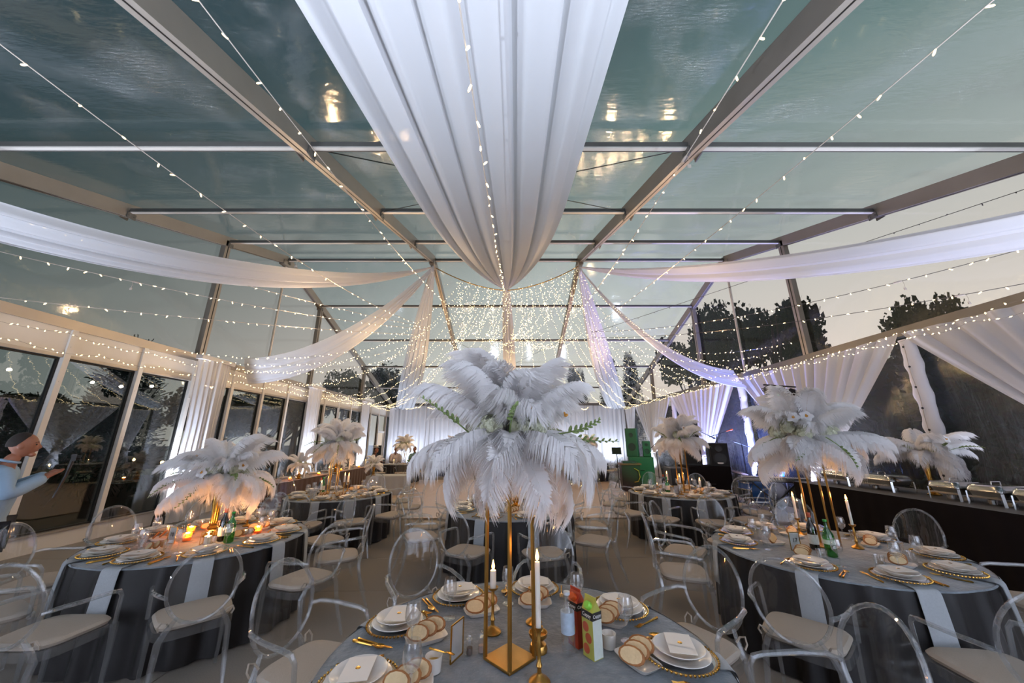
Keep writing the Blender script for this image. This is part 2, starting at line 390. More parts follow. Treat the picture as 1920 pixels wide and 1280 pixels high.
def wrap_post(y, label):
    t = thing('wrapped_post', label, 'post', (HW-.12, y, 0))
    rr = random.Random(int(y*10)); ph = [rr.uniform(0, 6) for _ in range(3)]
    def fn(u, v):
        a = 2*PI*u; z = 3.5*v
        wob = .02*sin(z*11+ph[0])+.012*sin(z*23+ph[1])
        ry = .125+wob*1.0*(1 if sin(a) > 0 else .6); return ((.09+.01*sin(z*9+a))*cos(a), ry*sin(a), z)
    obj('post_cover', MB().grid(fn, 18, 60, wrap=True), m_ruff, t)
    bt = MB().ball((0, 0, 0), (.014, .02, .02), 8, 5).mesh('button', m_steel)
    for k in range(9): obj('button', bt, None, t, (-.098, .0, .4+.37*k))
    obj('seam', MB().tube([(-.096, .012*sin(z*7), z) for z in [.1*k for k in range(1, 35)]], .006, 5), m_cush, t)
wrap_post(6.22, 'white ruffled fabric post with dark buttons behind the gold trumpet vase')
wrap_post(11.1, 'white ruffled post in the blue-lit gap behind the drum kit')
wrap_post(15.95, 'white ruffled post in the narrow gap right of the green-lit speakers')
def column_drape(y, w, label, X=-HW+.32, top=3.62):
    t = thing('column_drape', label, 'drape', (X, y, 0))
    def fn(u, v):
        z = top*(1-v); s = 2*u-1; k = .82+.18*abs(2*v-.9)
        return (.13*(1-s*s)*.9 + pleat(u, 9, .022, y), s*w/2*k + .04*v, max(z, .02))
    obj('drape_cloth', MB().grid(fn, 70, 14), m_sheer, t)
    obj('drape_header', MB().box((.05, 0, top+.03), (.16, w, .1)), m_ruff, t)
column_drape(8.62, 1.02, 'white column drape lit from below, nearest one on the glass wall')
column_drape(13.35, .95, 'second white column drape along the glass wall')
column_drape(18.2, .95, 'third white column drape along the glass wall')
column_drape(22.3, .8, 'last white column drape in the far left corner')
column_drape(3.66, 1.0, 'white column drape beside the man in the blue shirt')
def far_curtain(x0, x1, label):
    t = thing('curtain', label, 'curtain', ((x0+x1)/2, FE-.2, 0)); w = x1-x0
    def fn(u, v):
        return ((u-.5)*w*(1-.02*v) + pleat(u, w*3.3, .012, x0+2), pleat(u, w*3.3, .035, x0), max(.02, 3.84*(1-v)))
    obj('drape_cloth', MB().grid(fn, int(w*34), 10), m_sheer, t)
for a, b, l in ((-7.45, -5.0, 'white pleated curtain on the far wall, the one in the left corner'), (-5.0, -2.5, 'white pleated far-wall curtain behind the man in the green shirt'), (-2.5, 0, 'white pleated far-wall curtain hidden left of centre behind the feathers'),
    (0, 2.5, 'white pleated far-wall curtain just right of centre behind the feathers'), (2.5, 5.0, 'white pleated far-wall curtain behind the laptop stand'), (5.0, 7.4, 'white pleated far-wall curtain in the right corner by the green-lit speakers')):
    far_curtain(a, b, l)
# ---------------------------------------------------------------- ceiling swags
NL, NR, CC = Vector((-2.53, RY-.1, 7.42)), Vector((2.53, RY-.1, 7.42)), Vector((0, RY-.1, 6.62))
def swag(label, p, q, wp, wq, sag, n=7, mt=None, cat='ceiling drape', gath=.35, seg=40, tilt=0, amp=.05, seed=1):
    """fabric from p (width wp) to q (width wq), pleated along its length, hanging slack"""
    p, q = Vector(p), Vector(q); t = thing('ceiling_drape', label, cat, p)
    d = (q-p); side = Vector((d.y, -d.x, 0)).normalized(); side = (side*cos(tilt)+Vector((0, 0, 1))*sin(tilt))
    def fn(u, v):
        c = d*v - Vector((0, 0, 1))*sag*4*v*(1-v)
        k = min(1, (1-v)/gath); k = math.sin(k*PI/2)**.85
        w = wq + (wp + (wp-wq)*0 - wq)*k
        s = u-.5; a = amp*(w/max(wp, .01))**.5
        off = side*(s*w) + Vector((0, 0, 1))*(-.10*w*(1-4*s*s) + pleat(u, n, a, seed)) + side*pleat(u, n, a*.7, seed+2)
        return c+off
    obj('drape_cloth', MB().grid(fn, n*16, seg), mt or m_sheer, t)
    obj('drape_knot', MB().ball(d, (.06, .06, .09), 10, 7), m_ruff, t)
    return t
swag('wide white pleated drape along the ceiling centre, gathered below the ridge', (-.20, -1.0, 4.0), CC, 2.15, .16, .12, n=7, gath=.55, seg=50, amp=.045, seed=4)
swag('white drape tail running from the centre gather to the far wall behind the feathers', (.22, FE-.2, 3.75), CC-Vector((0, 0, .06)), .55, .2, .25, n=5, gath=.6)
swag('white swag from the left ridge node to the near end of the glass wall', (-7.45, 3.2, 4.60), NL, 1.25, .1, .85, n=7, gath=.6)
swag('white swag from the right ridge node to the near end of the curtain wall', (7.45, 3.0, 4.18), NR, 1.25, .1, .55, n=7, gath=.6)
swag('white swag falling from the left ridge node to the middle of the glass wall', (-7.4, 9.9, 3.62), NL-Vector((0, 0, .08)), .75, .12, .85, n=6, gath=.7, mt=m_sheer2, tilt=.9)
swag('white swag falling from the left ridge node to the far left corner', (-6.6, FE-.3, 3.75), NL-Vector((0, 0, .14)), 1.1, .12, .55, n=6, gath=.7, mt=m_sheer2)
swag('blue-lit white swag falling from the right ridge node to the curtain wall', (7.35, 10.9, 3.55), NR-Vector((0, 0, .08)), .75, .12, .85, n=6, gath=.7, mt=m_sheer2, tilt=.9)
swag('white swag falling from the right ridge node to the far right corner', (6.9, FE-.3, 3.75), NR-Vector((0, 0, .14)), 1.1, .12, .55, n=6, gath=.7, mt=m_sheer2)
# ---------------------------------------------------------------- wall uplights: small black cans with their own lamps
def uplight(loc, label, color, e, tgt, spot=1.5):
    t = thing('uplight', label, 'uplight', loc)
    d = (Vector(tgt)-Vector(loc)).normalized(); m = d.to_track_quat('Z', 'Y').to_matrix()
    b = MB().lathe([(.0, -.11), (.06, -.11), (.085, -.06), (.085, .08), (.095, .1), (.088, .1), (.075, .07), (0, .07)], 16); b.v = [tuple(m @ Vector(v)+Vector((0, 0, .24))) for v in b.v]
    obj('can', b, m_black, t)
    lens = MB().lathe([(0, .072), (.075, .072)], 16); lens.v = [tuple(m @ Vector(v)+Vector((0, 0, .24))) for v in lens.v]
    obj('lens', lens, glow('uplight_lens', color, 6), t)
    obj('bracket', MB().tube([(-.11, 0, .24), (-.12, 0, .05), (-.06, 0, .015), (.06, 0, .015), (.12, 0, .05), (.11, 0, .24)], .012, 6).box((0, 0, .012), (.2, .22, .02)), m_black, t)
    l = lamp('spot', 'SPOT', Vector((0, 0, .24))+d*.11, e, color, t, .08, min(spot*1.35, 2.8), 1.0, Vector((0, 0, .24))+d*2)
    return t
WH = (.72, .82, 1.0); LV = (.80, .80, 1.0); BL = (.22, .30, 1.0)
UPL = 3.6
uplight((-7.1, 7.95, 0), 'black uplight can on the floor left of the nearest column drape', WH, 150*UPL, (-7.25, 8.55, 2.2), 1.3)
uplight((-6.95, 12.8, 0), 'black uplight can under the second column drape', WH, 130*UPL, (-7.2, 13.3, 2.4), 1.3)
uplight((-6.95, 17.7, 0), 'black uplight can under the third column drape', WH, 130*UPL, (-7.2, 18.1, 2.4), 1.3)
uplight((-6.9, 3.2, 0), 'black uplight can under the drape behind the man', WH, 60*UPL, (-7.25, 3.6, 2.4), 1.3)
for x, l in ((-6.3, 'in the far left corner'), (-3.6, 'behind the far seated men'), (-1.0, 'left of centre'), (1.4, 'right of centre'), (3.9, 'behind the far right table'), (6.4, 'in the far right corner')):
    uplight((x, FE-1.1, 0), 'black uplight can at the foot of the far curtains '+l, WH, 62*UPL, (x, FE-.2, 3.0), 2.2)
uplight((7.0, 18.3, 0), 'black uplight can behind the green-lit speakers', WH, 150*UPL, (7.35, 18.3, 2.3), 1.6)
uplight((6.8, 13.5, 0), 'blue uplight can behind the black speakers', (.45, .50, 1.0), 170*UPL, (7.3, 13.5, 2.3), 1.7)
uplight((6.75, 10.8, 0), 'blue uplight can behind the drums', BL, 420*UPL, (7.3, 11.0, 2.6), 2.0)
uplight((7.0, 8.75, 0), 'white uplight can behind the end of the buffet', LV, 130*UPL, (7.35, 8.65, 2.3), 1.7)
uplight((6.9, 3.8, 0), 'white uplight can behind the buffet under the nearest tied curtain', LV, 60*UPL, (7.35, 3.8, 2.3), 1.7)
for x, y, l in ((-7.2, 1.5, 'white uplight can at the glass wall outside the left of view'), (7.2, 1.9, 'white uplight can under the near end of the buffet curtain')):
    uplight((x, y, 0), l, WH, 110*UPL, (x*.9, y+1.2, 5), 2.3)

# the near side of the tent, behind the camera: unseen curtains and cans, added to light the foreground
wn = struct('wall_near'); obj('eave_beam', MB().box((0, NE, 3.92), (2*HW, .16, .2)), m_alud, wn); obj('wall_sheet', MB().box((0, NE-.1, 1.95), (2*HW, .04, 3.9)), bpy.data.materials['white_tarpaulin'], wn)
def bounce_curtain(x0, x1, label):
    t = thing('curtain', label, 'curtain', ((x0+x1)/2, NE+.06, 0)); w = x1-x0
    obj('drape_cloth', MB().grid(lambda u, v: ((u-.5)*w, pleat(u, w*3, .025, x0), max(.02, 3.8*(1-v))), int(w*20), 6), m_sheer, t)
for a, b, l in ((-7.4, -2.5, 'left'), (-2.5, 2.5, 'middle'), (2.5, 7.4, 'right')): bounce_curtain(a, b, 'unseen white curtain added behind the camera to bounce light, the %s one' % l)
NEAR = 1.1
for x, l in ((-5.2, 'far left'), (-2.4, 'left'), (2.6, 'right'), (5.2, 'far right')):
    uplight((x, -.25, 0), 'unseen white uplight can added behind the camera for foreground light, %s' % l, (.72, .83, 1.0), 260*UPL*NEAR, (x, NE+.15, 2.6), 2.0)  # unseen cans added to brighten the feathers and tables nearest the camera
# ================================================================ string lights
bulb_mesh = MB().lathe([(0, 0), (.0068, .002), (.0085, .022), (.008, .040), (0, .050)], 7).mesh('bulb', m_bulb)
WARM = (1, .66, .34)
def curve_pts(p, q, sag, n, wob=0, rr=R):
    p, q = Vector(p), Vector(q); out = []
    for i in range(n+1):
        t = i/n; v = p+(q-p)*t; v.z -= sag*4*t*(1-t)
        if wob and 0 < i < n: v += Vector((rr.uniform(-wob, wob), rr.uniform(-wob, wob), rr.uniform(-wob, wob)))
        out.append(v)
    return out
def along(pts, t):
    f = t*(len(pts)-1); i = min(int(f), len(pts)-2); return pts[i]+(pts[i+1]-pts[i])*(f-i)
def string_light(label, p, q, sag, step=.30, n=40, cable=None, tag_at=(), watt=0, lit=True):
    p, q = Vector(p), Vector(q); p = p+(p-q).normalized()*.5
    t = thing('string_light', label, 'string light', p); pts = [v-p for v in curve_pts(p, q, sag, n)]
    L = (q-p).length; obj('cable', MB().tube(pts, .0055, 5), cable or m_cable, t)
    k = int(L/step); bm = bulb_mesh
    for i in range(k):
        v = along(pts, (i+.3+R.uniform(0, .5))/k); d = Vector((R.uniform(-1, 1), R.uniform(-1, 1), R.uniform(-1.3, .1))).normalized()
        o = obj('bulb', bm if lit else bulb_off, None, t, v); o.rotation_euler = d.to_track_quat('Z', 'Y').to_euler()
    for s in tag_at:   # the inline plug and the little hanging tag beside it
        v = along(pts, s); w = along(pts, min(1, s+.012))
        obj('inline_plug', MB().tube([v, v+(w-v)*.2, v+(w-v)*.8, w], [.008, .016, .016, .008], 7), m_cable, t)
        e = v+Vector((.01, 0, 0))
        obj('cord_tag', MB().tube([e, e+Vector((.015, 0, -.06)), e+Vector((.005, 0, -.12))], .003, 5).box(tuple(e+Vector((.005, 0, -.14))), (.04, .008, .04)), m_cable, t)
    if watt: lamp('glow', 'POINT', along(pts, .55)+Vector((0, 0, -.25)), watt, WARM, t, .06)
    return t
bulb_off = MB().lathe([(0, 0), (.0058, .002), (.007, .02), (.0065, .036), (0, .044)], 7).mesh('bulb', m_cabled)
FW = 1.0
string_light('string light crossing the clear roof at the top left, with an inline plug', (-4.0, 2.05, 4.9), (-2.9, 10.9, 5.4), .35, tag_at=(.42,), watt=22*FW)
string_light('string light running beside the left rafter up to the ridge', (-2.12, 1.85, 4.85), (-1.9, 10.9, 6.0), .2, watt=25*FW)
string_light('string light hanging along the underside of the big centre drape', (-.12, .95, 3.86), (-.05, 10.75, 6.5), .22)
string_light('string light running beside the right rafter up to the ridge', (2.1, 1.8, 4.8), (2.2, 10.9, 5.6), .2, tag_at=(.2,), watt=25*FW)
string_light('string light crossing the clear roof at the top right', (3.68, 1.9, 4.85), (3.0, 10.9, 5.4), .1, watt=22*FW)
string_light('upper string light in front of the left swag, with a black plug', (-7.4, 4.5, 4.98), (-2.6, 11, 5.3), .15, step=.2, tag_at=(.12,), watt=15*FW)
string_light('lower string light just under the left swag', (-7.4, 4.64, 4.47), (-2.6, 11, 5.25), .22, step=.2, tag_at=(.22,), watt=15*FW)
string_light('string light over the beam of the glass wall, below the other two', (-7.4, 4.83, 3.79), (-2.7, 11.2, 5.1), .1, step=.2)
string_light('unlit string crossing the right swag', (7.4, 4.17, 5.12), (2.8, 11, 5.1), .0, step=.32, cable=m_cabled, lit=False)
string_light('string light under the right swag, with a black plug', (7.4, 4.37, 4.39), (2.8, 11, 5.15), .35, step=.22, cable=m_cabled, tag_at=(.2,), watt=15*FW)
string_light('string light above the curtain rail beside a leafy treetop', (7.4, 4.51, 3.89), (2.9, 11.2, 5.0), .25, step=.24, cable=m_cabled, tag_at=(.12,))
# garland wire between the two ridge nodes
gp = []
for i in range(25):
    t = i/24; x = -2.4+4.85*t; gp.append(Vector((x, RY-.12, 6.55+.85*abs(t-.49)**1.7/(.5**1.7))))
t = thing('garland_wire', 'sagging wire with warm fairy lights strung between the two ridge nodes', 'wire', gp[0]); obj('wire', MB().tube([v-gp[0] for v in gp], .016, 6), m_brass, t)
def tiny(mb, v, rr, s=1.0):
    d = Vector((rr.uniform(-1, 1), rr.uniform(-1, 1), rr.uniform(-1, 1))).normalized(); a = d.orthogonal().normalized(); b = d.cross(a)
    r, h = .0092*s, .021*s
    mb.add([v-d*h, v+a*r, v+b*r, v-a*r, v-b*r, v+d*h], [[0, 2, 1], [0, 3, 2], [0, 4, 3], [0, 1, 4], [5, 1, 2], [5, 2, 3], [5, 3, 4], [5, 4, 1]])
def fairy(label, pts, step, rr, watt=0, jit=.02, s=1.0, wat=.5, group=None):
    o = pts[0]; t = thing('fairy_light_string', label, 'fairy lights', o, 0, group); ps = [v-o for v in pts]
    obj('cable', MB().tube(ps[::1], .002, 3), m_cabled, t)
    L = sum((ps[i+1]-ps[i]).length for i in range(len(ps)-1)); k = int(L/step); mb = MB()
    for i in range(k): tiny(mb, along(ps, (i+rr.random()*.8)/k)+Vector((rr.uniform(-jit, jit), rr.uniform(-jit, jit), rr.uniform(-jit, jit))), rr, s)
    b = obj('bulb', mb, m_bulb2, t, smooth=False); b['kind'] = 'stuff'
    if watt: lamp('glow', 'POINT', along(ps, wat)+Vector((0, 0, -.15)), watt, WARM, t, .06)
    return t
rr = random.Random(3)
ends = []
for k in range(9): ends.append(((-7.35, 9.4+1.5*k, 3.62), 'the glass wall', k))
for k in range(10): ends.append(((-6.6+1.46*k, FE-.35, 3.72), 'the far curtains', k))
for k in range(9): ends.append(((7.3, 21.4-1.5*k, 3.6), 'the curtain wall', k))
ordn = 'first second third fourth fifth sixth seventh eighth ninth tenth'.split()
n = len(ends)
for i, (e, where, k) in enumerate(ends):
    f = i/(n-1)
    s = along(gp, .2+.78*f)+Vector((0, 0, -.03))
    pts = curve_pts(s, e, 1.0+.5*rr.random(), 26, .05, rr)
    side = 'from near' if where == 'the glass wall' else ('from left' if where == 'the far curtains' else 'from far')
    fairy('fairy lights sagging from garland wire to %s, %s strand %s' % (where, ordn[k], side), pts, .085, rr, watt=(26*FW if i % 2 == 0 else 0), wat=.4)
for i in range(12):     # short strands bunched round the two ends of the wire
    f = i/11; s = along(gp, .16+.80*f); e = s+Vector((rr.uniform(-.9, .2) if f < .5 else rr.uniform(-.2, .9), rr.uniform(-.4, 1.2), -rr.uniform(1.0, 2.0)))
    fairy('short fairy light strand, %s in the bunch at the %s end of the garland wire' % (ordn[i % 6], 'left' if f < .5 else 'right'), curve_pts(s, e, .25, 14, .05, rr), .045, rr, jit=.07, group='fairy bunch left' if f < .5 else 'fairy bunch right')
for i in range(8):
    s = along(gp, .30+.62*i/7); m_ = Vector((s.x+rr.uniform(-.5, .5)-1.0, RY+1.2, 5.0+rr.uniform(0, .5)))
    fairy('fairy light loop swinging behind the centre gather, %s from the left' % ordn[i], curve_pts(s, m_, .5, 16, .03, rr)+curve_pts(m_, m_+Vector((2.2, 1, .4)), .5, 16, .03, rr)[1:], .055, rr, jit=.03)
for (a, b, l) in (((-7.42, 4.2, 3.5), (-7.42, 22.6, 3.55), 'fairy lights strung along the beam over the glass wall'), ((7.28, 3.0, 3.6), (7.28, 22.5, 3.62), 'fairy lights strung along the curtain rail on the right'), ((-7.42, 4.0, 3.2), (-7.42, 18, 3.45), 'fairy lights on the white fascia over the windows, lower line'), ((7.2, 3.5, 3.45), (7.2, 13, 3.55), 'fairy lights along the curtain heads, lower line')):
    pts = []
    a, b = Vector(a), Vector(b); m_ = 12
    for j in range(m_): pts += curve_pts(a+(b-a)*(j/m_), a+(b-a)*((j+1)/m_), .07, 5)[:-1]
    pts.append(b); fairy(l, pts, .10, rr, watt=0)
for i, (p, q, l) in enumerate((((2.6, 10.8, 5.0), (7.3, 8.6, 4.1), 'highest of the lines in front of the dark tree'), ((2.7, 11, 4.85), (7.3, 9.0, 3.95), 'second of the lines in front of the dark tree'), ((2.8, 11.3, 4.7), (7.3, 9.6, 3.8), 'third of the lines in front of the dark tree'), ((2.9, 11.6, 4.5), (7.3, 10.4, 3.7), 'lowest of the lines in front of the dark tree'),
    ((-2.7, 11, 5.1), (-7.35, 7.4, 3.62), 'line reaching the first wide mullion'), ((-2.7, 11.2, 4.95), (-7.35, 8.2, 3.6), 'line reaching the nearest column drape'), ((-2.7, 11.4, 4.8), (-7.35, 9.4, 3.6), 'line reaching just beyond the nearest column drape'))):
    fairy('fairy light '+l, curve_pts(p, q, .45, 18, .01, rr), .12, rr, s=1.2)
# ================================================================ round tables, chairs, settings
TABLES = {'T0': ((.2, 2.0), .92, 'the foreground table', 'foreground'), 'T1': ((.13, 5.75), .92, 'the middle table', 'middle'), 'T2': ((-3.05, 4.1), .92, 'the left front table', 'left front'),
          'T3': ((-3.1, 7.2), .92, 'the left back table', 'left back'), 'T4': ((3.4, 7.3), .92, 'the right back table', 'right back'), 'T5': ((3.1, 3.65), .95, 'the right front table', 'right front')}
TZ = .75
def hour(a):      # clock position as seen from the camera side: six is nearest the camera
    return 'twelve one two three four five six seven eight nine ten eleven'.split()[round((90-a)/30) % 12]
def make_table(Rr, seed):
    t = thing('banquet_table', '', 'table'); rr = random.Random(seed); ph = [rr.uniform(0, 6) for _ in range(5)]
    top = MB(); N = 72
    def ft(u, v):
        a = 2*PI*u; r = Rr*v; z = TZ-.003
        if v > .999: z -= .004
        return (r*cos(a), r*sin(a), z+.0012*sin(a*23+ph[0])*v)
    top.grid(ft, N, 6, wrap=True)
    top.grid(lambda u, v: ((Rr+.008*v+.004*sin(2*PI*u*18+ph[1]))*cos(2*PI*u), (Rr+.008*v+.004*sin(2*PI*u*18+ph[1]))*sin(2*PI*u), TZ-.003-.009*v), N, 1, wrap=True)
    obj('table_topper', top, m_topper, t)
    def fs(u, v):
        a = 2*PI*u; z = (TZ-.020)*(1-v)+.012
        amp = .010+.024*v**.8
        r = Rr-.006 + amp*(sin(a*26+ph[2]+.5*sin(a*5+ph[3]))*.75+.35*sin(a*41+ph[4])) + .022*v
        return (r*cos(a), r*sin(a), z)
    obj('table_skirt', MB().grid(fs, 300, 8, wrap=True), m_skirt, t)
    obj('table_board', MB().lathe([(.02, TZ-.035), (Rr-.03, TZ-.035), (Rr-.03, TZ-.008), (.02, TZ-.008)], 32), m_cush, t)
    return t
for i, (k, (c, r, nm, short)) in enumerate(TABLES.items()):
    t = make_table(r, i); t.location = (*c, 0); 
    t['label'] = {'T0': 'round table in the foreground with grey velvet cover and juice cartons', 'T1': 'round middle table with dark pleated skirt, behind the gold rods', 'T2': 'round table front left with grey cover and pale napkins hanging',
       'T3': 'round table back left beside the long head table', 'T4': 'round table back right in front of the black speakers', 'T5': 'round table front right with the green bottle and number seventeen card'}[k]; t['group'] = 'round banquet tables'
# ---------------------------------------------------------------- clear ghost chair, sitter faces +Y
def make_chair():
    t = thing('ghost_chair', '', 'chair')
    def sup(u, w, h, p=2.6):
        a = 2*PI*u; ca, sa = cos(a), sin(a); return (w*abs(ca)**(2/p)*(1 if ca >= 0 else -1), h*abs(sa)**(2/p)*(1 if sa >= 0 else -1))
    seat = MB()
    def fseat(u, v):
        x, y = sup(u, 1, 1, 5); k = .255-.03*(1-y)/2; return (x*k*v, y*.22*v, .452-.012*(1-v))
    seat.grid(fseat, 32, 3, wrap=True); seat.grid(lambda u, v: ((lambda x, y: (x*(.255-.03*(1-y)/2), y*.22, .452-.055*v))(*sup(u, 1, 1, 5))), 32, 1, wrap=True)
    obj('seat', seat, m_rim, t)
    def oval(a, k=1.0):       # point on the medallion back
        x = .205*cos(a)*k; z = .245*sin(a)*k
        return (x, -.235 - .10*(z+.245)*.75/.49 - .035*(1-(x/.205)**2), .735+z)
    bk = MB().grid(lambda u, v: oval(2*PI*u, max(v, .001)), 36, 5, wrap=True)
    obj('backrest', bk, m_acryl, t)
    obj('back_rim', MB().tube([oval(2*PI*i/36) for i in range(36)], .0115, 7, closed=True), m_rim, t)
    for s in (-1, 1):
        obj('arm', MB().tube([(s*.2, -.27, .68), (s*.235, -.22, .69), (s*.262, -.10, .685), (s*.268, .08, .675), (s*.266, .13, .665), (s*.262, .155, .63), (s*.252, .165, .45)], [.013, .014, .014, .014, .015, .013, .014], 7), m_rim, t)
        obj('leg', MB().tube([(s*.228, .19, .44), (s*.226, .20, .30), (s*.222, .205, .0)], [.023, .019, .012], 6), m_rim, t)
        obj('leg', MB().tube([(s*.12, -.262, .54), (s*.165, -.235, .46), (s*.19, -.225, .40), (s*.198, -.265, .2), (s*.205, -.345, .0)], [.012, .018, .021, .018, .012], 6), m_rim, t)
    cu = MB()
    def fc(u, v):
        x, y = sup(u, 1, 1, 4.5); prof = [(0, .498), (.6, .499), (.93, .493), (1.0, .476), (.96, .456), (0, .454)]
        f = v*5; i = min(int(f), 4); q = f-i; k = prof[i][0]*(1-q)+prof[i+1][0]*q; z = prof[i][1]*(1-q)+prof[i+1][1]*q
        return (x*(.243-.028*(1-y)/2)*k, y*.212*k-.005, z)
    cu.grid(fc, 32, 10, wrap=True)
    obj('cushion', cu, m_cush, t)
    for s in (-1, 1): obj('strap', MB().tube([(s*.15, -.222, .49), (s*.165, -.245, .52), (s*.195, -.25, .53), (s*.21, -.235, .50), (s*.2, -.222, .472)], .006, 5), m_cush, t)
    return t
chair = Proto(make_chair)
CH = {'T0': [159, 123, 79, 31, -5], 'T2': [-88, -51, -14, 17, 55, 101, 131, 164, -164, -125], 'T5': [-139, -100, 167, 134, 98, 62, 22, -20, -58],
      'T1': [-159, -114, -72, -32, 6, 42, 78, 112, 140, 172], 'T3': [13, -23, -56, -88, -128, 49, 85, 121, 157, 193], 'T4': [-158, -128, -94, -60, -22, 16, 52, 88, 124, 160]}
SET = dict(CH); SET['T0'] = [159, 123, 82, 36, -4, 198]
jit = random.Random(11)
for k, angs in CH.items():
    (cx, cy), r, nm, short = TABLES[k]
    for a in angs:
        a2 = math.radians(a); d = r+.315+jit.uniform(-.01, .05)+(.05 if k == 'T0' else 0)
        chair.put((cx+d*cos(a2), cy+d*sin(a2), 0), a2+PI/2+jit.uniform(-.14, .14), 'clear chair with beige cushion at %s o\'clock of %s' % (hour(a), nm), 'clear chairs round '+nm)
# ---------------------------------------------------------------- place settings
def lz(prof, n=28): return MB().lathe(prof, n)
def make_charger():
    t = thing('charger_plate', '', 'charger')
    obj('plate_disc', lz([(.001, .004), (.10, .004), (.118, .009), (.158, .016), (.162, .014), (.12, .004), (.1, 0), (.001, 0)], 40), m_goblet, t)
    rim = MB()
    for i in range(54):
        a = 2*PI*i/54; rim.ball((.158*cos(a), .158*sin(a), .0155), .0063, 6, 4)
    obj('beaded_rim', rim, m_gold, t)['kind'] = 'stuff'
    obj('gold_band', MB().tube([(.147*cos(2*PI*i/40), .147*sin(2*PI*i/40), .013) for i in range(40)], .0018, 5, closed=True), m_gold, t)
    return t
plate_m = lz([(.001, .006), (.085, .006), (.098, .014), (.132, .022), (.134, .020), (.1, .009), (.085, 0), (.001, 0)], 36)
bowl_m = lz([(.001, .008), (.06, .008), (.078, .022), (.112, .034), (.114, .032), (.082, .016), (.06, 0), (.001, 0)], 36)
def simple(name, cat, mb, m, smooth=True):
    def f(): return tag(obj(name, mb, m, smooth=smooth), '', cat)
    return Proto(f)
plate, bowl = simple('dinner_plate', 'plate', plate_m, m_china), simple('soup_plate', 'plate', bowl_m, m_china)
charger = Proto(make_charger)
def make_menu():
    t = thing('menu_card', '', 'card')
    mb = MB().box((0, 0, .001), (.115, .17, .0016)); obj('card_sheet', mb, m_card, t, smooth=False)
    f = MB(); f.add([(-.0575, -.085, .0025), (.0575, -.085, .0025), (.0575, .02, .004), (-.0575, .045, .004)], [[0, 1, 2, 3]]).add([(-.0575, -.085, .0018), (.0575, -.085, .0018), (.0575, .02, .0022), (-.0575, .045, .0022)], [[3, 2, 1, 0]])
    obj('card_flap', f, m_card, t, smooth=False)
    obj('wax_seal', MB().lathe([(.001, .0065), (.009, .006), (.011, .004), (.001, .003)], 12, (0, .0, 0)), m_gold, t)
    return t
menu = Proto(make_menu)
def make_napkin(r):
    """linen napkin from under the charger, over the table edge and hanging down"""
    w = .135; pts = [(0, -.25, .004), (0, -.08, .004), (0, 0, .004), (0, .012, -.003), (0, .020, -.02), (0, .028, -.1), (0, .036, -.2), (0, .046, -.34)]
    def fn(u, v, o=0):
        f = v*(len(pts)-1); i = min(int(f), len(pts)-2); q = f-i; a, b = Vector(pts[i]), Vector(pts[i+1]); p = a+(b-a)*q
        x = (u-.5)*w*(1+.06*v); sag = (r - math.sqrt(max(r*r-x*x, 0)))
        return (x, p.y-sag+o*(1 if v > .4 else 0)*.004, p.z+o*.003*(1 if v <= .4 else 0)+.006*v*sin(u*7)*v)
    mb = MB().grid(fn, 8, 16); mb.grid(lambda u, v: fn(1-u, v, 1), 8, 16); return mb
napk = simple('linen_napkin', 'napkin', make_napkin(.93), m_napk)
def handle(mb, x, w, h=.004):
    return mb.tube([(x, -.105, .006), (x, -.098, .006), (x, -.06, .006), (x, -.02, .006), (x, .02, .006)], [w*.6, w, w*.75, w*.7, w*.5], 6)
def make_knife():
    t = thing('gold_knife', '', 'knife'); obj('handle', handle(MB(), 0, .008), m_gold, t)
    b = MB().add([(-.003, .02, .004), (.009, .02, .004), (.010, .09, .004), (.002, .118, .004), (-.003, .1, .004), (-.003, .02, .0065), (.009, .02, .0055), (.010, .09, .0055), (.002, .118, .0055), (-.003, .1, .0065)], [[4, 3, 2, 1, 0], [5, 6, 7, 8, 9], [0, 1, 6, 5], [1, 2, 7, 6], [2, 3, 8, 7], [3, 4, 9, 8], [4, 0, 5, 9]])
    obj('blade', b, m_gold, t, smooth=False); return t
def make_fork():
    t = thing('gold_fork', '', 'fork'); obj('handle', handle(MB(), 0, .0075), m_gold, t)
    b = MB().add([(-.004, .02, .006), (.004, .02, .006), (.011, .05, .010), (-.011, .05, .010), (-.004, .02, .009), (.004, .02, .009), (.011, .05, .013), (-.011, .05, .013)], [[3, 2, 1, 0], [4, 5, 6, 7], [0, 1, 5, 4], [1, 2, 6, 5], [2, 3, 7, 6], [3, 0, 4, 7]])
    for x in (-.0095, -.0032, .0032, .0095): b.tube([(x, .048, .011), (x, .075, .008), (x, .1, .012)], [.0026, .0022, .001], 5)
    obj('tines', b, m_gold, t); return t
def make_spoon():
    t = thing('gold_spoon', '', 'spoon'); obj('handle', handle(MB(), 0, .0075), m_gold, t)
    b = MB().ball((0, .06, .012), (.02, .034, .007), 14, 6); b.v = [(x, y, z if z < .0125 else .0125-(z-.0125)*.8) for x, y, z in b.v]
    b.tube([(0, .015, .006), (0, .03, .009)], [.004, .005], 6); obj('bowl', b, m_gold, t); return t
knife, fork, spoon = Proto(make_knife), Proto(make_fork), Proto(make_spoon)
def make_glass():
    t = thing('wine_glass', '', 'glass')
    obj('foot', lz([(.001, .004), (.012, .004), (.034, .0015), (.035, 0), (.001, 0)], 24), m_goblet, t)
    obj('stem', lz([(.006, .004), (.0042, .02), (.0042, .07), (.008, .088), (.012, .093)], 10), m_goblet, t)
    obj('glass_bowl', lz([(.001, .092), (.018, .096), (.034, .115), (.0395, .14), (.037, .17), (.031, .2), (.0298, .2), (.0355, .17), (.038, .14), (.0325, .117), (.001, .096)], 24), m_goblet, t)
    return t
glass = Proto(make_glass)
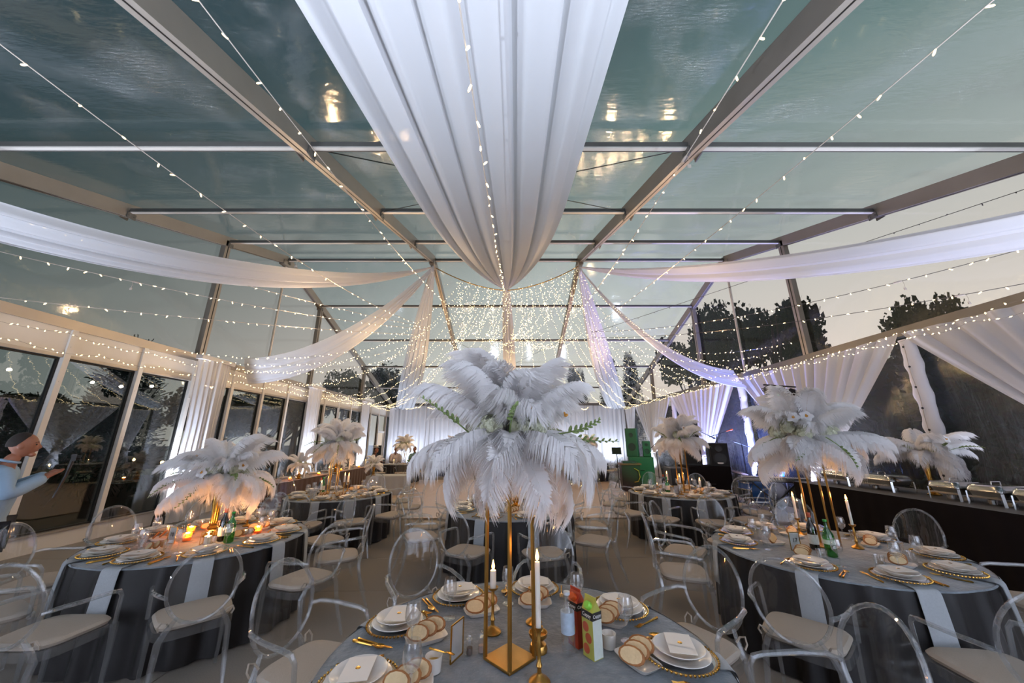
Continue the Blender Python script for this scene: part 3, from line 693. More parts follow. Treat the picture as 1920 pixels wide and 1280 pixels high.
def make_tumbler():
    t = thing('water_glass', '', 'glass')
    obj('glass_wall', lz([(.001, .008), (.027, .008), (.036, .095), (.0375, .095), (.029, 0), (.001, 0)], 24), m_goblet, t); return t
tumbler = Proto(make_tumbler)
def bread_slice():
    t = thing('bread_slice', '', 'bread')
    a = [2*PI*i/14 for i in range(14)]; ring = lambda k, z: [(.054*k*cos(x)*(1+.12*max(0, sin(x))), .038*k*sin(x)*(1 if sin(x) > 0 else .75), z) for x in a]
    mb = MB(); vs = ring(.9, 0)+ring(1.08, .003)+ring(1.08, .013)+ring(.9, .016)
    mb.add(vs, [[i*14+j, i*14+(j+1) % 14, (i+1)*14+(j+1) % 14, (i+1)*14+j] for i in range(3) for j in range(14)]); obj('crust', mb, m_crust, t)
    c = MB().add(ring(.905, -.0006)+ring(.905, .0166), [list(range(14))[::-1], [14+i for i in range(14)]]); obj('crumb', c, m_bread, t, smooth=False); return t
bslice = Proto(bread_slice)
def bread_dish():
    t = thing('bread_dish', '', 'dish'); mb = MB()
    def fn(u, v):
        a = 2*PI*u; p = 5; ca, sa = cos(a), sin(a); x = abs(ca)**(2/p)*(1 if ca > 0 else -1); y = abs(sa)**(2/p)*(1 if sa > 0 else -1)
        prof = [(0, .004), (.75, .004), (1, .022), (1.03, .022), (.8, 0), (0, 0)]; f = v*5; i = min(int(f), 4); q = f-i
        k = prof[i][0]*(1-q)+prof[i+1][0]*q; z = prof[i][1]*(1-q)+prof[i+1][1]*q; return (x*.1*k, y*.062*k, z)
    mb.grid(fn, 32, 10, wrap=True); obj('dish_body', mb, m_china, t); return t
bdish = Proto(bread_dish)
def put_bread(c, rz, where, n=3, z=TZ):
    bdish.put((c[0], c[1], z), rz, 'white dish holding bread, '+where, 'bread dishes')
    for i in range(n):
        q = -.046+.046*i; place = ('front', 'middle', 'back')[i]
        o = bslice.put((c[0]+q*.75, c[1]+q*.75, z+.040+.004*i), 0, place+' slice of white bread in the dish '+where, 'bread slices '+where)
        o.rotation_euler = (PI/2-.62, 0, rz*.3-.25)
def small(o, s): o.scale = (s, s, s); return o
EXTRA = []
for k, angs in SET.items():
    (cx, cy), r, nm, short = TABLES[k]
    for i, a in enumerate(angs):
        A = math.radians(a); h = hour(a); ux, uy = cos(A), sin(A)
        w = 'at %s o\'clock on %s' % (h, nm); ctx = ' on '+nm
        rad = r-.195; px, py = cx+rad*ux, cy+rad*uy; rz_ = A+PI/2+jit.uniform(-.12, .12)
        charger.put((px, py, TZ+.0085), rz_, 'clear gold-beaded charger plate '+w, 'chargers'+ctx)
        plate.put((px, py, TZ+.0165), rz_, 'flat white plate under the soup plate '+w, 'dinner plates'+ctx)
        bowl.put((px, py, TZ+.0265), rz_, 'white soup plate topped with a card '+w, 'soup plates'+ctx)
        m_ = menu.put((px+jit.uniform(-.01, .01), py+jit.uniform(-.01, .01), TZ+.0645), 0, 'folded cream card lying on the plate '+w, 'menu cards'+ctx)
        m_.rotation_euler = (jit.uniform(-.012, .012), jit.uniform(-.012, .012), rz_+PI/2+jit.uniform(-.3, .3))
        ex, ey = cx+r*ux, cy+r*uy
        napk.put((ex, ey, TZ), A-PI/2, 'pale napkin hanging over the edge '+w, 'napkins'+ctx)
        tx, ty = -uy, ux                # sideways along the rim
        def at(side, out): return (px+tx*side+ux*out, py+ty*side+uy*out, TZ)
        knife.put(at(.178, .0), A+PI/2, 'gold table knife beside the plate '+w, 'knives'+ctx)
        if k != 'T0' or True: fork.put(at(-.179, .0), A+PI/2, 'gold dinner fork beside the plate '+w, 'forks'+ctx)
        if k in ('T0', 'T2', 'T5'): spoon.put(at(.198, .012), A+PI/2, 'gold soup spoon beside the knife '+w, 'spoons'+ctx)
        glass.put(at(.15, -.20), 0, 'stemmed wine glass behind the plate '+w, 'wine glasses'+ctx)
        if k != 'T0': EXTRA.append(('tumbler', [at(.04, -.225), at(.0, -.215), at(.08, -.245)], 0, 'clear water tumbler behind the plate '+w, 'water tumblers'+ctx))
        if k != 'T0' and i % 2 == 0: EXTRA.append(('bread', [at(-.10, -.28), at(-.14, -.25), at(-.06, -.32), at(-.17, -.22), at(.0, -.37), at(-.22, -.30), at(.10, -.35), at(.02, -.42), at(.2, -.30), at(-.02, -.47)], A+.3, w, None))
# ================================================================ trees outside
def foliage(seed, kind, n):
    rr = random.Random(seed); mb = MB()
    blobs = []
    if kind == 'broad':
        for i in range(16):
            a = rr.uniform(0, 2*PI); e = rr.uniform(-.35, 1); r = rr.uniform(.45, .8); blobs.append((Vector((cos(a)*r*cos(e), sin(a)*r*cos(e), .15+sin(e)*.75)), rr.uniform(.24, .42)))
    else:
        for i in range(26):
            h = i/25; a = i*2.4+rr.uniform(-.4, .4); w = (.62*(1-h)**.8+.06); blobs.append((Vector((cos(a)*w*.7, sin(a)*w*.7, -.8+1.8*h)), .14+.22*(1-h)))
    for i in range(n):
        c, r = rr.choice(blobs); d = Vector((rr.gauss(0, 1), rr.gauss(0, 1), rr.gauss(0, .8))); d = d.normalized()*r*rr.uniform(.55, 1.05); p = c+d
        u = Vector((rr.uniform(-1, 1), rr.uniform(-1, 1), rr.uniform(-1, 1))).normalized(); v = u.orthogonal().normalized(); s = rr.uniform(.022, .05)
        if kind == 'broad': mb.add([p-u*s*1.5, p+v*s, p+u*s*1.5, p-v*s], [[0, 1, 2, 3]])
        else: mb.add([p, p+d.normalized()*s*4+v*s*.35, p+d.normalized()*s*4-v*s*.35], [[0, 1, 2]])
    return mb, blobs
FOL = {}
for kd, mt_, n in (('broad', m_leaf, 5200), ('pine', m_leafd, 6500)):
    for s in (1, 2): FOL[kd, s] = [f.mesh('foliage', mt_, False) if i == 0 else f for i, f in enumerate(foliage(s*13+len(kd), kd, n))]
def tree(label, x, y, h, w, kd='broad', s=1, trunk=.25, grp='trees outside the tent'):
    me, blobs = FOL[kd, s]
    t = thing('tree', label, 'tree', (x, y, -.1), 0, grp)
    cz = h*(.62 if kd == 'broad' else .52); sz = h*(.42 if kd == 'broad' else .46)
    f = obj('foliage', me, None, t, (0, 0, cz)); f.scale = (w/1.8, w/1.8, sz); f.rotation_euler = (0, 0, x*1.7+y); f['kind'] = 'stuff'
    mb = MB().tube([(0, 0, 0), (.05*h*.1, 0, h*.3), (0, .02*h, h*.65), (0, 0, h*.9)], [trunk, trunk*.8, trunk*.45, .03], 8)
    for c, r in blobs[:8]:
        e = Vector((c.x*w/1.8, c.y*w/1.8, cz+c.z*sz)); mb.tube([(0, 0, max(.2*h, e.z-.3*h)), e*.5+Vector((0, 0, e.z*.22)), e], [trunk*.4, trunk*.25, .02], 5)
    obj('trunk', mb, m_bark, t)
T_ = [('tall dark broad tree standing above the curtain rail on the right', 14.2, 17.9, 8.9, 3.7, 'broad', 1), ('broad dark tree left of the tallest one beyond the right gable', 14.3, 23.0, 10.2, 3.9, 'broad', 2),
      ('broad tree whose crown fills the gap by the far right gable post', 15.2, 29.0, 10.0, 4.6, 'broad', 1), ('leafy treetop just showing over the right wall beam', 14.2, 11.2, 6.0, 2.3, 'broad', 2),
      ('dark tree behind the clear wall over the chafing dishes', 13.4, 6.0, 4.7, 3.2, 'broad', 1), ('low dark tree behind the clear wall near the gold trumpet vase', 13.0, 9.2, 4.6, 2.6, 'broad', 2), ('low dark tree beyond the clear wall at the right edge', 13.2, 2.6, 4.4, 3.2, 'broad', 2),
      ('low dark tree behind the drums outside', 13.2, 13.6, 4.9, 2.8, 'broad', 1), ('dark bushy tree outside behind the black speakers', 13.0, 20.4, 4.8, 2.8, 'broad', 2),
      ('slim conifer beyond the far eave, right of centre', 5.6, 31, 7.6, 2.4, 'pine', 1), ('pointed conifer beyond the far eave near the right corner', 9.3, 32, 8.9, 3.0, 'pine', 2), ('short conifer beyond the far right eave', 7.2, 35.5, 8.2, 2.6, 'pine', 1), ('conifer beyond the far right corner post', 12.4, 35.5, 9.8, 3.2, 'pine', 2),
      ('round treetop beyond the far left corner', -10.5, 31, 7.8, 4.4, 'broad', 1), ('dark tree beyond the far left gable post', -15.5, 33, 7.6, 4.0, 'broad', 2),
      ('tall pine outside the third window from the left', -13.2, 12.2, 4.9, 3.3, 'pine', 1), ('pine outside the second window from the left', -15.8, 9.6, 4.2, 3.4, 'pine', 2), ('dark pine outside behind the man', -14.5, 7.0, 3.5, 2.8, 'pine', 1),
      ('round dark tree outside beyond the nearest column drape', -13.6, 16.4, 3.9, 3.0, 'broad', 1), ('round dark tree outside the windows halfway along', -13.8, 20.4, 4.4, 3.2, 'broad', 2), ('dark tree outside the windows before the second drape', -14.4, 24.4, 5.0, 3.6, 'broad', 1),
      ('dark tree outside the far end of the glass wall', -17.2, 27.6, 5.4, 4.0, 'broad', 2), ('low dark bush outside the left windows', -16.5, 3.6, 2.8, 3.6, 'broad', 1), ('low bush by the pale lit lawn outside', -17.5, 14.5, 2.7, 3.4, 'broad', 2)]
for a in T_: tree(*a)
for i in range(9): tree('dark tree in the far row behind the lawn, %s from the near end' % ordn[i], -34+R.uniform(-2, 2), -4+7*i, R.uniform(4.5, 6.5), 5, 'broad', 1+i % 2, grp='far tree row')
# small warm garden lamps out on the dark lawn
for i, (x, y) in enumerate(((-17, 10.4), (-18.5, 12.9), (-19, 15.5), (-16, 17.2), (-20, 19.8), (-17.5, 8.3))):
    t = thing('garden_lamp', 'small warm garden lamp on the dark lawn, %s from the near end' % ordn[i], 'lamp', (x, y, -.1), 0, 'garden lamps')
    obj('stake', MB().tube([(0, 0, 0), (0, 0, .8)], .02, 6), m_steel, t); obj('lamp_globe', MB().ball((0, 0, .86), .07, 10, 7), glow('garden_glow', (1, .55, .2), 14), t)

# clipped hedge hard behind the clear right wall
rr = random.Random(17)
for i in range(7):
    t = thing('hedge', 'tall dark hedge behind the clear right wall, %s length from near' % ordn[i], 'hedge', (10.2, -1+3.95*i, -.1), 0, 'hedge outside the right wall'); mb = MB()
    for k in range(2600):
        x, y, z = rr.uniform(-.6, .6), rr.uniform(-1.8, 1.8), rr.uniform(0, 3.9); 
        if rr.random() < .75: x = -.6+rr.uniform(-.15, .1)
        p = Vector((x, y, z)); u = Vector((rr.uniform(-1, 1), rr.uniform(-1, 1), rr.uniform(-1, 1))).normalized(); v = u.orthogonal().normalized(); s = rr.uniform(.05, .11); mb.add([p-u*s*1.4, p+v*s*.7, p+u*s*1.4, p-v*s*.7], [[0, 1, 2, 3]])
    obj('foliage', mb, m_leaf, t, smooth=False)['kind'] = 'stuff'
    obj('woody_core', MB().box((.1, 0, 1.9), (.8, 3.7, 3.8)), m_bark, t, smooth=False)
# ================================================================ ostrich-feather centrepieces
def feather_mesh(seed, L=.46, Wd=.125, curl=1.0):
    rr = random.Random(seed); mb = MB(); n = 132; pts = []
    p = Vector((0, 0, 0)); ang = .16
    for i in range(n+1):
        t = i/n; pts.append((p.copy(), ang)); ang -= curl*(.15+2.6*t**2.6)/n*1.15
        p = p+Vector((cos(ang), 0, sin(ang)))*(L/n)
    q = MB().tube([a for a, _ in pts[::9]], [.0026*(1-.75*i/15) for i in range(len(pts[::9]))], 5)
    for i in range(10, n+1):
        t = i/n; c, a = pts[i]; fwd = Vector((cos(a), 0, sin(a))); up = Vector((-sin(a), 0, cos(a)))
        wl = Wd*min(1, (t-.05)/.22)**.8*(1.05-.35*max(0, t-.75)/.25)
        for s in (-1, 1):
            for lay in range(2):
                l = wl*rr.uniform(.8, 1.18); sw = .35+.9*t**3+rr.uniform(-.15, .15)
                d = (Vector((0, s, 0))*cos(sw)+fwd*sin(sw)).normalized(); b0 = c+up*rr.uniform(-.002, .003)
                dr = rr.uniform(.6, 1.1)
                p1 = b0+d*l*.52+up*(.012*lay+.006); p2 = b0+d*l*.86-Vector((0, 0, 1))*l*.26*dr+fwd*l*.08; p3 = b0+d*l*(.95)-Vector((0, 0, 1))*l*.85*dr+fwd*l*.10
                w = .0030*(1+.4*lay); side = fwd*w
                mb.add([b0-side, b0+side, p1+side*1.1, p1-side*1.1, p2+side*1.2, p2-side*1.2, p3], [[0, 1, 2, 3], [3, 2, 4, 5], [5, 4, 6]])
        # tip tuft
    c, a = pts[-1]; fwd = Vector((cos(a), 0, sin(a)))
    for k in range(26):
        d = (fwd+Vector((rr.uniform(-.5, .5), rr.uniform(-1.1, 1.1), rr.uniform(-.5, .4)))).normalized(); l = Wd*rr.uniform(.45, .85); e = c+d*l-Vector((0, 0, 1))*l*.35; s = d.orthogonal().normalized()*.0035
        mb.add([c-s, c+s, (c+e)/2+d*.0+s*1.2, (c+e)/2-s*1.2, e], [[0, 1, 2, 3], [3, 2, 4]])
    return mb.mesh('feather', m_feather, False), q.mesh('quill', m_quill)
FE_ = [feather_mesh(s, cl and .46, .125, cl) for s, cl in ((1, .8), (2, 1.15), (3, 1.5), (4, .55))]
def petal_flower(seed, n, r, mt_, cup=.3, name='orchid'):
    rr = random.Random(seed); mb = MB()
    for k in range(n):
        a = 2*PI*k/n+rr.uniform(-.1, .1); d = Vector((cos(a), sin(a), cup)); s = Vector((-sin(a), cos(a), 0)); w = r*(.42 if n > 4 else .55)
        def fn(u, v, d=d, s=s, w=w): q = sin(PI*min(1, v*1.02))**.6; return d*(r*v)+s*((u-.5)*2*w*q)+Vector((0, 0, -.18*r*v*v+.10*r*(2*u-1)**2*q))
        mb.grid(fn, 4, 5)
    return mb
orchid_m = petal_flower(3, 5, .055, m_petal).mesh('orchid', m_petal)
lip_m = MB().ball((0, 0, .012), (.012, .009, .012), 8, 6).ball((0, .012, .008), (.007, .01, .005), 6, 5).mesh('orchid_lip', mat('orchid_lip_orange', '#c88a2e', .5))
def hydrangea_mesh(seed, r=.085):
    rr = random.Random(seed); mb = MB()
    for k in range(95):
        z = rr.uniform(-.55, 1); a = rr.uniform(0, 2*PI); q = math.sqrt(1-z*z); d = Vector((q*cos(a), q*sin(a), z)); c = d*r*rr.uniform(.86, 1.05); u = d.orthogonal().normalized(); v = d.cross(u); ro = rr.uniform(0, 1.5)
        for j in range(4):
            b = ro+j*PI/2; e = u*cos(b)+v*sin(b); f = -u*sin(b)+v*cos(b); s = .017
            mb.add([c, c+e*s*.6+f*s*.5+d*.003, c+e*s*1.15+d*.001, c+e*s*.6-f*s*.5+d*.003], [[0, 1, 2, 3]])
    mb.ball((0, 0, 0), r*.8, 10, 8); return mb.mesh('hydrangea', m_leafg, False)
HY = [hydrangea_mesh(5), hydrangea_mesh(6)]
def bud_stem(seed, L=.30):
    rr = random.Random(seed); mb = MB(); pts = [Vector((L*t, .03*sin(3*t), .06*t-.10*t*t)) for t in [i/8 for i in range(9)]]
    mb.tube(pts, [.0042*(1-.7*i/8) for i in range(9)], 5)
    for i in range(13):
        t = .35+.65*i/13; p = along(pts, t); s = .020*(1.15-t*.75); d = Vector((.75, (1 if i % 2 else -1)*.7, .3)).normalized(); m = d.to_track_quat('Z', 'Y').to_matrix()
        mb.ball(p+d*s*.8, (s*.45, s*.45, s), 7, 5, rot=m)
    return mb.mesh('bud_stem', m_green)
BS = [bud_stem(1), bud_stem(2)]
leaf_m = MB()
for k in range(5):
    a = k*1.26; 
    def fl(u, v, a=a): return (cos(a)*.12*v-sin(a)*(u-.5)*.07*sin(PI*min(v+.02, 1)), sin(a)*.12*v+cos(a)*(u-.5)*.07*sin(PI*min(v+.02, 1)), .02*sin(PI*v)-.03*v)
    leaf_m.grid(fl, 2, 5)
leaf_m = leaf_m.mesh('leaf_rosette', m_green)
def arrange(t, z, seed, nf, scale=1.0, flat=0.0, nh=4, no=3, nb=4, back=True, aim=None):
    """plumes, hydrangeas, orchids and bud stems fixed in the foam on top of stand t"""
    rr = random.Random(seed); c = Vector((0, 0, z))
    obj('foam_ball', MB().ball(c, .075*scale, 10, 8), m_leafg, t)
    rings = [(-.62, .15), (-.16, .36), (.58, .27), (1.05, .22)]
    k = 0
    for el, share in rings:
        m = max(3, int(nf*share+.5)); o = rr.uniform(0, 6)
        for j in range(m):
            a = o+2*PI*j/m+rr.uniform(-.2, .2); e = el*(1-flat)+rr.uniform(-.16, .16); s = scale*rr.uniform(.88, 1.12)
            me, qu = FE_[(k+rr.randint(0, 1)) % 4]; k += 1
            f = obj('feather', me, None, t, c+Vector((cos(a)*.03, sin(a)*.03, .02*el)), (rr.uniform(-.45, .45), -e, a)); f.scale = (s, s, s)
            obj('quill', qu, None, f)
    for j in range(nh):
        a = -PI/2+(j-(nh-1)/2)*(2*PI/nh)*.8+rr.uniform(-.2, .2)-t.rotation_euler.z; e = rr.uniform(.05, .5); d = Vector((cos(a)*cos(e), sin(a)*cos(e), sin(e)))
        h = obj('hydrangea', HY[j % 2], None, t, c+d*.21*scale, (e*0+rr.uniform(-.8, .8), rr.uniform(-.8, .8), a)); h.scale = (scale*.9,)*3
    for j in range(no):
        a = -PI/2+(j-(no-1)/2)*.7+rr.uniform(-.3, .3)-t.rotation_euler.z; e = rr.uniform(.15, .7); d = Vector((cos(a)*cos(e), sin(a)*cos(e), sin(e)))
        o = obj('orchid', orchid_m, None, t, c+d*.36*scale, d.to_track_quat('Z', 'Y').to_euler()); o.scale = (scale*1.05,)*3; obj('orchid_lip', lip_m, None, o)
    for j in range(nb):
        a = rr.uniform(0, 2*PI) if not back else -PI/2+(j-(nb-1)/2)*.8-t.rotation_euler.z; e = rr.uniform(-.7, .7)
        b = obj('bud_stem', BS[j % 2], None, t, c+Vector((cos(a), sin(a), 0))*.26, (rr.uniform(-1, 1), -e, a)); b.scale = (scale*1.2,)*3
    obj('leaf_rosette', leaf_m, None, t, c-Vector((0, 0, .05)), (0, 0, rr.uniform(0, 6))).scale = (scale*1.3,)*3
    return t
def rod_stand(name, label, x, y, z0, side, h, mt_, rod=.0068, rz_=PI/4, taper=1.0):
    t = thing(name, label, 'centrepiece', (x, y, z0), rz_, 'feather centrepieces')
    obj('base_plate', MB().box((0, 0, .006), (side, side, .012)), m_brass, t, smooth=False); bevel(t.children[-1], .002)
    s = side/2-rod
    for a, b in ((-1, -1), (1, -1), (1, 1), (-1, 1)): obj('rod', MB().bar((a*s, b*s, .012), (a*s*taper, b*s*taper, h), rod*2, rod*2), mt_, t, smooth=False)
    tp = MB()
    q = s*taper
    for a, b in (((-q, -q), (q, -q)), ((q, -q), (q, q)), ((q, q), (-q, q)), ((-q, q), (-q, -q))): tp.bar((*a, h), (*b, h), rod*2, rod*2)
    tp.box((0, 0, h+.006), (2*q, 2*q, .008)); obj('top_frame', tp, mt_, t, smooth=False)
    return t
def trumpet(label, x, y, z0, h, rt=.055, rb=.028):
    t = thing('trumpet_vase', label, 'centrepiece', (x, y, z0), 0, 'feather centrepieces')
    obj('vase_foot', MB().lathe([(.001, 0), (.075, 0), (.078, .012), (.05, .03), (.03, .05), (.045, .065), (.05, .08), (.034, .1), (.04, .115), (.03, .13)], 28), m_gold, t)
    obj('vase_body', MB().lathe([(rb, .125), (rb*1.02, .25*h+.1), (rb*1.25, .6*h), (rt*.9, .9*h), (rt, h), (rt*.92, h), (rb*.9, .5*h), (.001, .3*h)], 28), m_gold, t)
    return t
t = rod_stand('feather_centrepiece', 'tall gold rod stand with huge white feather burst in the foreground', .137, 1.965, TZ, .175, .80, m_brass); arrange(t, 1.0, 21, 44, .90, nh=8, no=4, nb=7)
t = rod_stand('feather_centrepiece', 'slim gold rod stand with white feathers on the right front table', 3.13, 3.70, TZ, .17, .88, m_brass, rz_=.5); arrange(t, 1.0, 33, 36, 1.05, nh=6, no=4, nb=5)
t = rod_stand('feather_centrepiece', 'gold rod stand with cream feathers in front of the black speakers', 3.5, 7.3, TZ, .15, .92, m_brass, rz_=.3); arrange(t, .99, 44, 30, .95, nh=4, no=1, nb=4)
t = rod_stand('feather_centrepiece', 'gold rod stand with cream feathers on the left back table', -3.28, 7.25, TZ, .15, .86, m_brass, rz_=.2); arrange(t, .95, 55, 30, .95, nh=4, no=1, nb=4)
t = trumpet('gold trumpet vase with spreading cream feathers on the left front table', -3.08, 4.2, TZ, .52, .06, .036); arrange(t, .60, 66, 34, .98, flat=.15, nh=6, no=4, nb=5)
t = trumpet('gold trumpet vase with feathers on the middle table behind the rods', .22, 5.85, TZ, .48); arrange(t, .56, 77, 26, .85, nh=4, no=1, nb=3)
t = trumpet('gold trumpet vase with flat white feathers on the black buffet', 6.25, 5.44, .952, .54, .05, .026); arrange(t, .61, 88, 20, .98, flat=.55, nh=3, no=1, nb=2)
# ================================================================ things on the tables
def text(s, size, parent, loc, rot, m, name='lettering'):
    c = bpy.data.curves.new('lettering', 'FONT'); c.body = s; c.size = size; c.align_x = 'CENTER'; c.align_y = 'CENTER'; c.extrude = .0004
    o = bpy.data.objects.new('lettering_source', c); COL.objects.link(o)
    me = bpy.data.meshes.new_from_object(o.evaluated_get(bpy.context.evaluated_depsgraph_get())); bpy.data.objects.remove(o)
    me.materials.clear(); me.materials.append(m); t = obj(name, me, None, parent, loc, rot); t['kind'] = 'stuff'; return t
m_ink = mat('dark_ink', '#2a2622', .7)
m_whiteink = mat('white_ink', '#eeeeea', .6)
flame_m = MB().lathe([(.001, 0), (.005, .004), (.0062, .011), (.004, .022), (.001, .034)], 8).mesh('flame', m_flame)
def candle(label, x, y, z, r, h, watt=0, group=None):
    t = thing('candle', label, 'candle', (x, y, z), 0, group)
    obj('wax_body', MB().lathe([(r, 0), (r, h-.004), (r*.92, h), (r*.5, h-.003), (.001, h-.004)], 14), m_wax, t)
    obj('wick', MB().tube([(0, 0, h-.004), (.001, 0, h+.009)], .0012, 5), m_black, t)
    obj('flame', flame_m, None, t, (0, 0, h+.004)).scale = (1.4,)*3
    if watt: lamp('glow', 'POINT', (0, 0, h+.03), watt, (1, .50, .18), t, .015)
    return t
def candlestick(label, x, y, z, h, cup=.024, group='brass candlesticks'):
    t = thing('candlestick', label, 'candlestick', (x, y, z), 0, group)
    obj('stick_base', MB().lathe([(.001, 0), (.045, 0), (.046, .006), (.036, .016), (.016, .026), (.010, .034)], 24), m_brass, t)
    obj('stick_stem', MB().lathe([(.010, .03), (.009, .05), (.0135, .06), (.008, .075), (.0075, h*.6), (.012, h*.66), (.008, h*.74), (.009, h-.02)], 14), m_brass, t)
    obj('drip_cup', MB().lathe([(.009, h-.02), (cup, h-.012), (cup*1.25, h), (cup*1.15, h), (cup*.8, h-.008), (.001, h-.008)], 20), m_brass, t)
    return t
ca = 'brass candlestick on the foreground table, '
candlestick(ca+'short one beside the left gold rod', .045, 2.2, TZ, .21); candle('short white pillar candle burning behind the left gold rod', .045, 2.2, TZ+.204, .0165, .085, .7)
candlestick(ca+'slim one nearest the camera', .262, 1.80, TZ, .20, .016); candle('tall white taper candle burning, nearest the camera', .262, 1.80, TZ+.193, .0115, .255, .7)
candlestick(ca+'the one behind the tall taper', .27, 2.30, TZ, .17); candle('short white pillar candle behind the tall taper', .27, 2.30, TZ+.163, .0165, .09)
t = thing('brass_bowl', 'brass footed bowl behind the tall taper on the foreground table', 'bowl', (.275, 2.03, TZ)); obj('bowl_foot', MB().lathe([(.001, 0), (.042, 0), (.044, .012), (.038, .03), (.018, .04), (.012, .046)], 24), m_brass, t); obj('bowl_cup', MB().lathe([(.012, .045), (.03, .05), (.043, .062), (.046, .078), (.042, .078), (.036, .064), (.001, .056)], 24), m_brass, t)
# bottles
m_wineg = clear('dark_bottle_glass', (.10, .06, .03), .03, .08, 1.0, haze=.03, hazecol=(.03, .02, .015))
m_greeng = clear('green_bottle_glass', (.16, .55, .16), .03, .08, 1.0, haze=.12, hazecol=(.06, .35, .08))
m_pet = clear('clear_bottle_plastic', (.90, .93, .96), .05, .10, 1.0, haze=.10)
def bottle(label, x, y, z, m, h=.30, r=.038, cap='#a8461e', lab='#d8d3cb', neck=.013, lz0=.05, lz1=.13):
    t = thing('bottle', label, 'bottle', (x, y, z), R.uniform(0, 6))
    obj('bottle_body', MB().lathe([(.001, .006), (r*.7, 0), (r, .008), (r, h*.55), (r*.85, h*.66), (neck*1.15, h*.78), (neck, h*.86), (neck, h*.97), (neck*1.15, h*.97), (neck*1.15, h)], 24), m, t)
    obj('label_band', MB().lathe([(r+.0007, lz0), (r+.0007, lz1)], 24), mat('bottle_label', lab, .6, var=.25, scale=60), t)
    obj('bottle_cap', MB().lathe([(neck*1.2, h*.88 if cap == '#a8461e' else h*.955), (neck*1.25, h+.002), (.001, h+.004)], 14), mat('bottle_cap', cap, .4), t)
    return t
bottle('clear water bottle with a blue label beside the juice cartons', .42, 2.02, TZ, m_pet, .25, .033, '#c9d6e0', '#a9bdd0', lz0=.08, lz1=.17)
bottle('dark wine bottle with an orange capsule beside the number seventeen card', 2.95, 3.62, TZ, m_wineg, .31, .038)
bottle('green mineral water bottle on the right front table', 2.93, 3.42, TZ, m_greeng, .29, .042, '#2f8f3a', '#cfe0c8', lz0=.10, lz1=.135)
bottle('dark wine bottle with an orange capsule on the left front table', -2.80, 3.98, TZ, m_wineg, .30, .038)
bottle('green mineral water bottle on the left front table', -2.68, 3.92, TZ, m_greeng, .28, .042, '#2f8f3a', '#cfe0c8', lz0=.10, lz1=.135)
bottle('green mineral water bottle on the middle table', -.08, 5.6, TZ, m_greeng, .28, .042, '#2f8f3a', '#cfe0c8')
bottle('dark wine bottle on the middle table', .0, 5.95, TZ, m_wineg, .30, .037)
bottle('dark wine bottle on the left back table', -3.42, 7.05, TZ, m_wineg, .30, .037); bottle('green mineral water bottle on the left back table', -3.52, 7.35, TZ, m_greeng, .28, .04, '#2f8f3a')
bottle('dark wine bottle on the right back table', 3.2, 7.5, TZ, m_wineg, .30, .037); bottle('green mineral water bottle on the right back table', 3.16, 7.25, TZ, m_greeng, .28, .04, '#2f8f3a')
# juice cartons
def carton(label, x, y, rz_, main, side, cap, capc, fruit):
    t = thing('juice_carton', label, 'carton', (x, y, TZ), rz_); w, d, h = .072, .058, .185
    mc = mat('carton_print', main, .35, var=.12, scale=30); ms = mat('carton_side', side, .35, var=.1, scale=50)
    obj('carton_body', MB().box((0, 0, h/2), (w, d, h)), mc, t, smooth=False)
    g_ = MB().add([(-w/2, -d/2, h), (w/2, -d/2, h), (w/2, d/2, h), (-w/2, d/2, h), (-w/2, 0, h+.05), (w/2, 0, h+.05)], [[0, 1, 5, 4], [2, 3, 4, 5], [1, 2, 5], [3, 0, 4], [3, 2, 1, 0]]); g_.box((0, 0, h+.055), (w, .004, .014)); obj('gable_top', g_, mc, t, smooth=False)
    obj('side_panel', MB().box((w/2+.0004, 0, h*.5), (.0012, d*.98, h*.96)), ms, t, smooth=False)
    obj('brand_band', MB().box((0, 0, h-.012), (w+.003, d+.003, .032)), m_black, t, smooth=False)
    text('Cappy', .022, t, (0, -d/2-.0022, h-.012), (PI/2, 0, 0), m_whiteink); text('Cappy', .020, t, (w/2+.0022, 0, h-.012), (PI/2, 0, PI/2), m_whiteink)
    mf = mat('fruit_print', fruit, .4, var=.2, scale=30)
    for i, zz in enumerate((.035, .08, .122)): obj('fruit_print', MB().lathe([(.001, .0014), (.019, .0008), (.021, 0)], 14), mf, t, (-.012+.016*(i % 2), -d/2-.0002, zz), (PI/2, 0, 0))
    obj('screw_cap', MB().lathe([(.014, 0), (.014, .016), (.012, .019), (.001, .019)], 14), mat('carton_cap', capc, .35), t, (.006, -d*.28, h+.022), (.95, 0, 0)).scale = (1.25,)*3
    return t
carton('red juice carton with orange top behind the yellow-green one', .475, 2.085, -1.0, '#a03a24', '#8e2f1e', 1, '#c9541e', '#b8742e')
carton('yellow-green juice carton with apple print and green cap', .53, 1.985, -1.0, '#a3a24a', '#d5dcd3', 1, '#7fc445', '#9a4528')
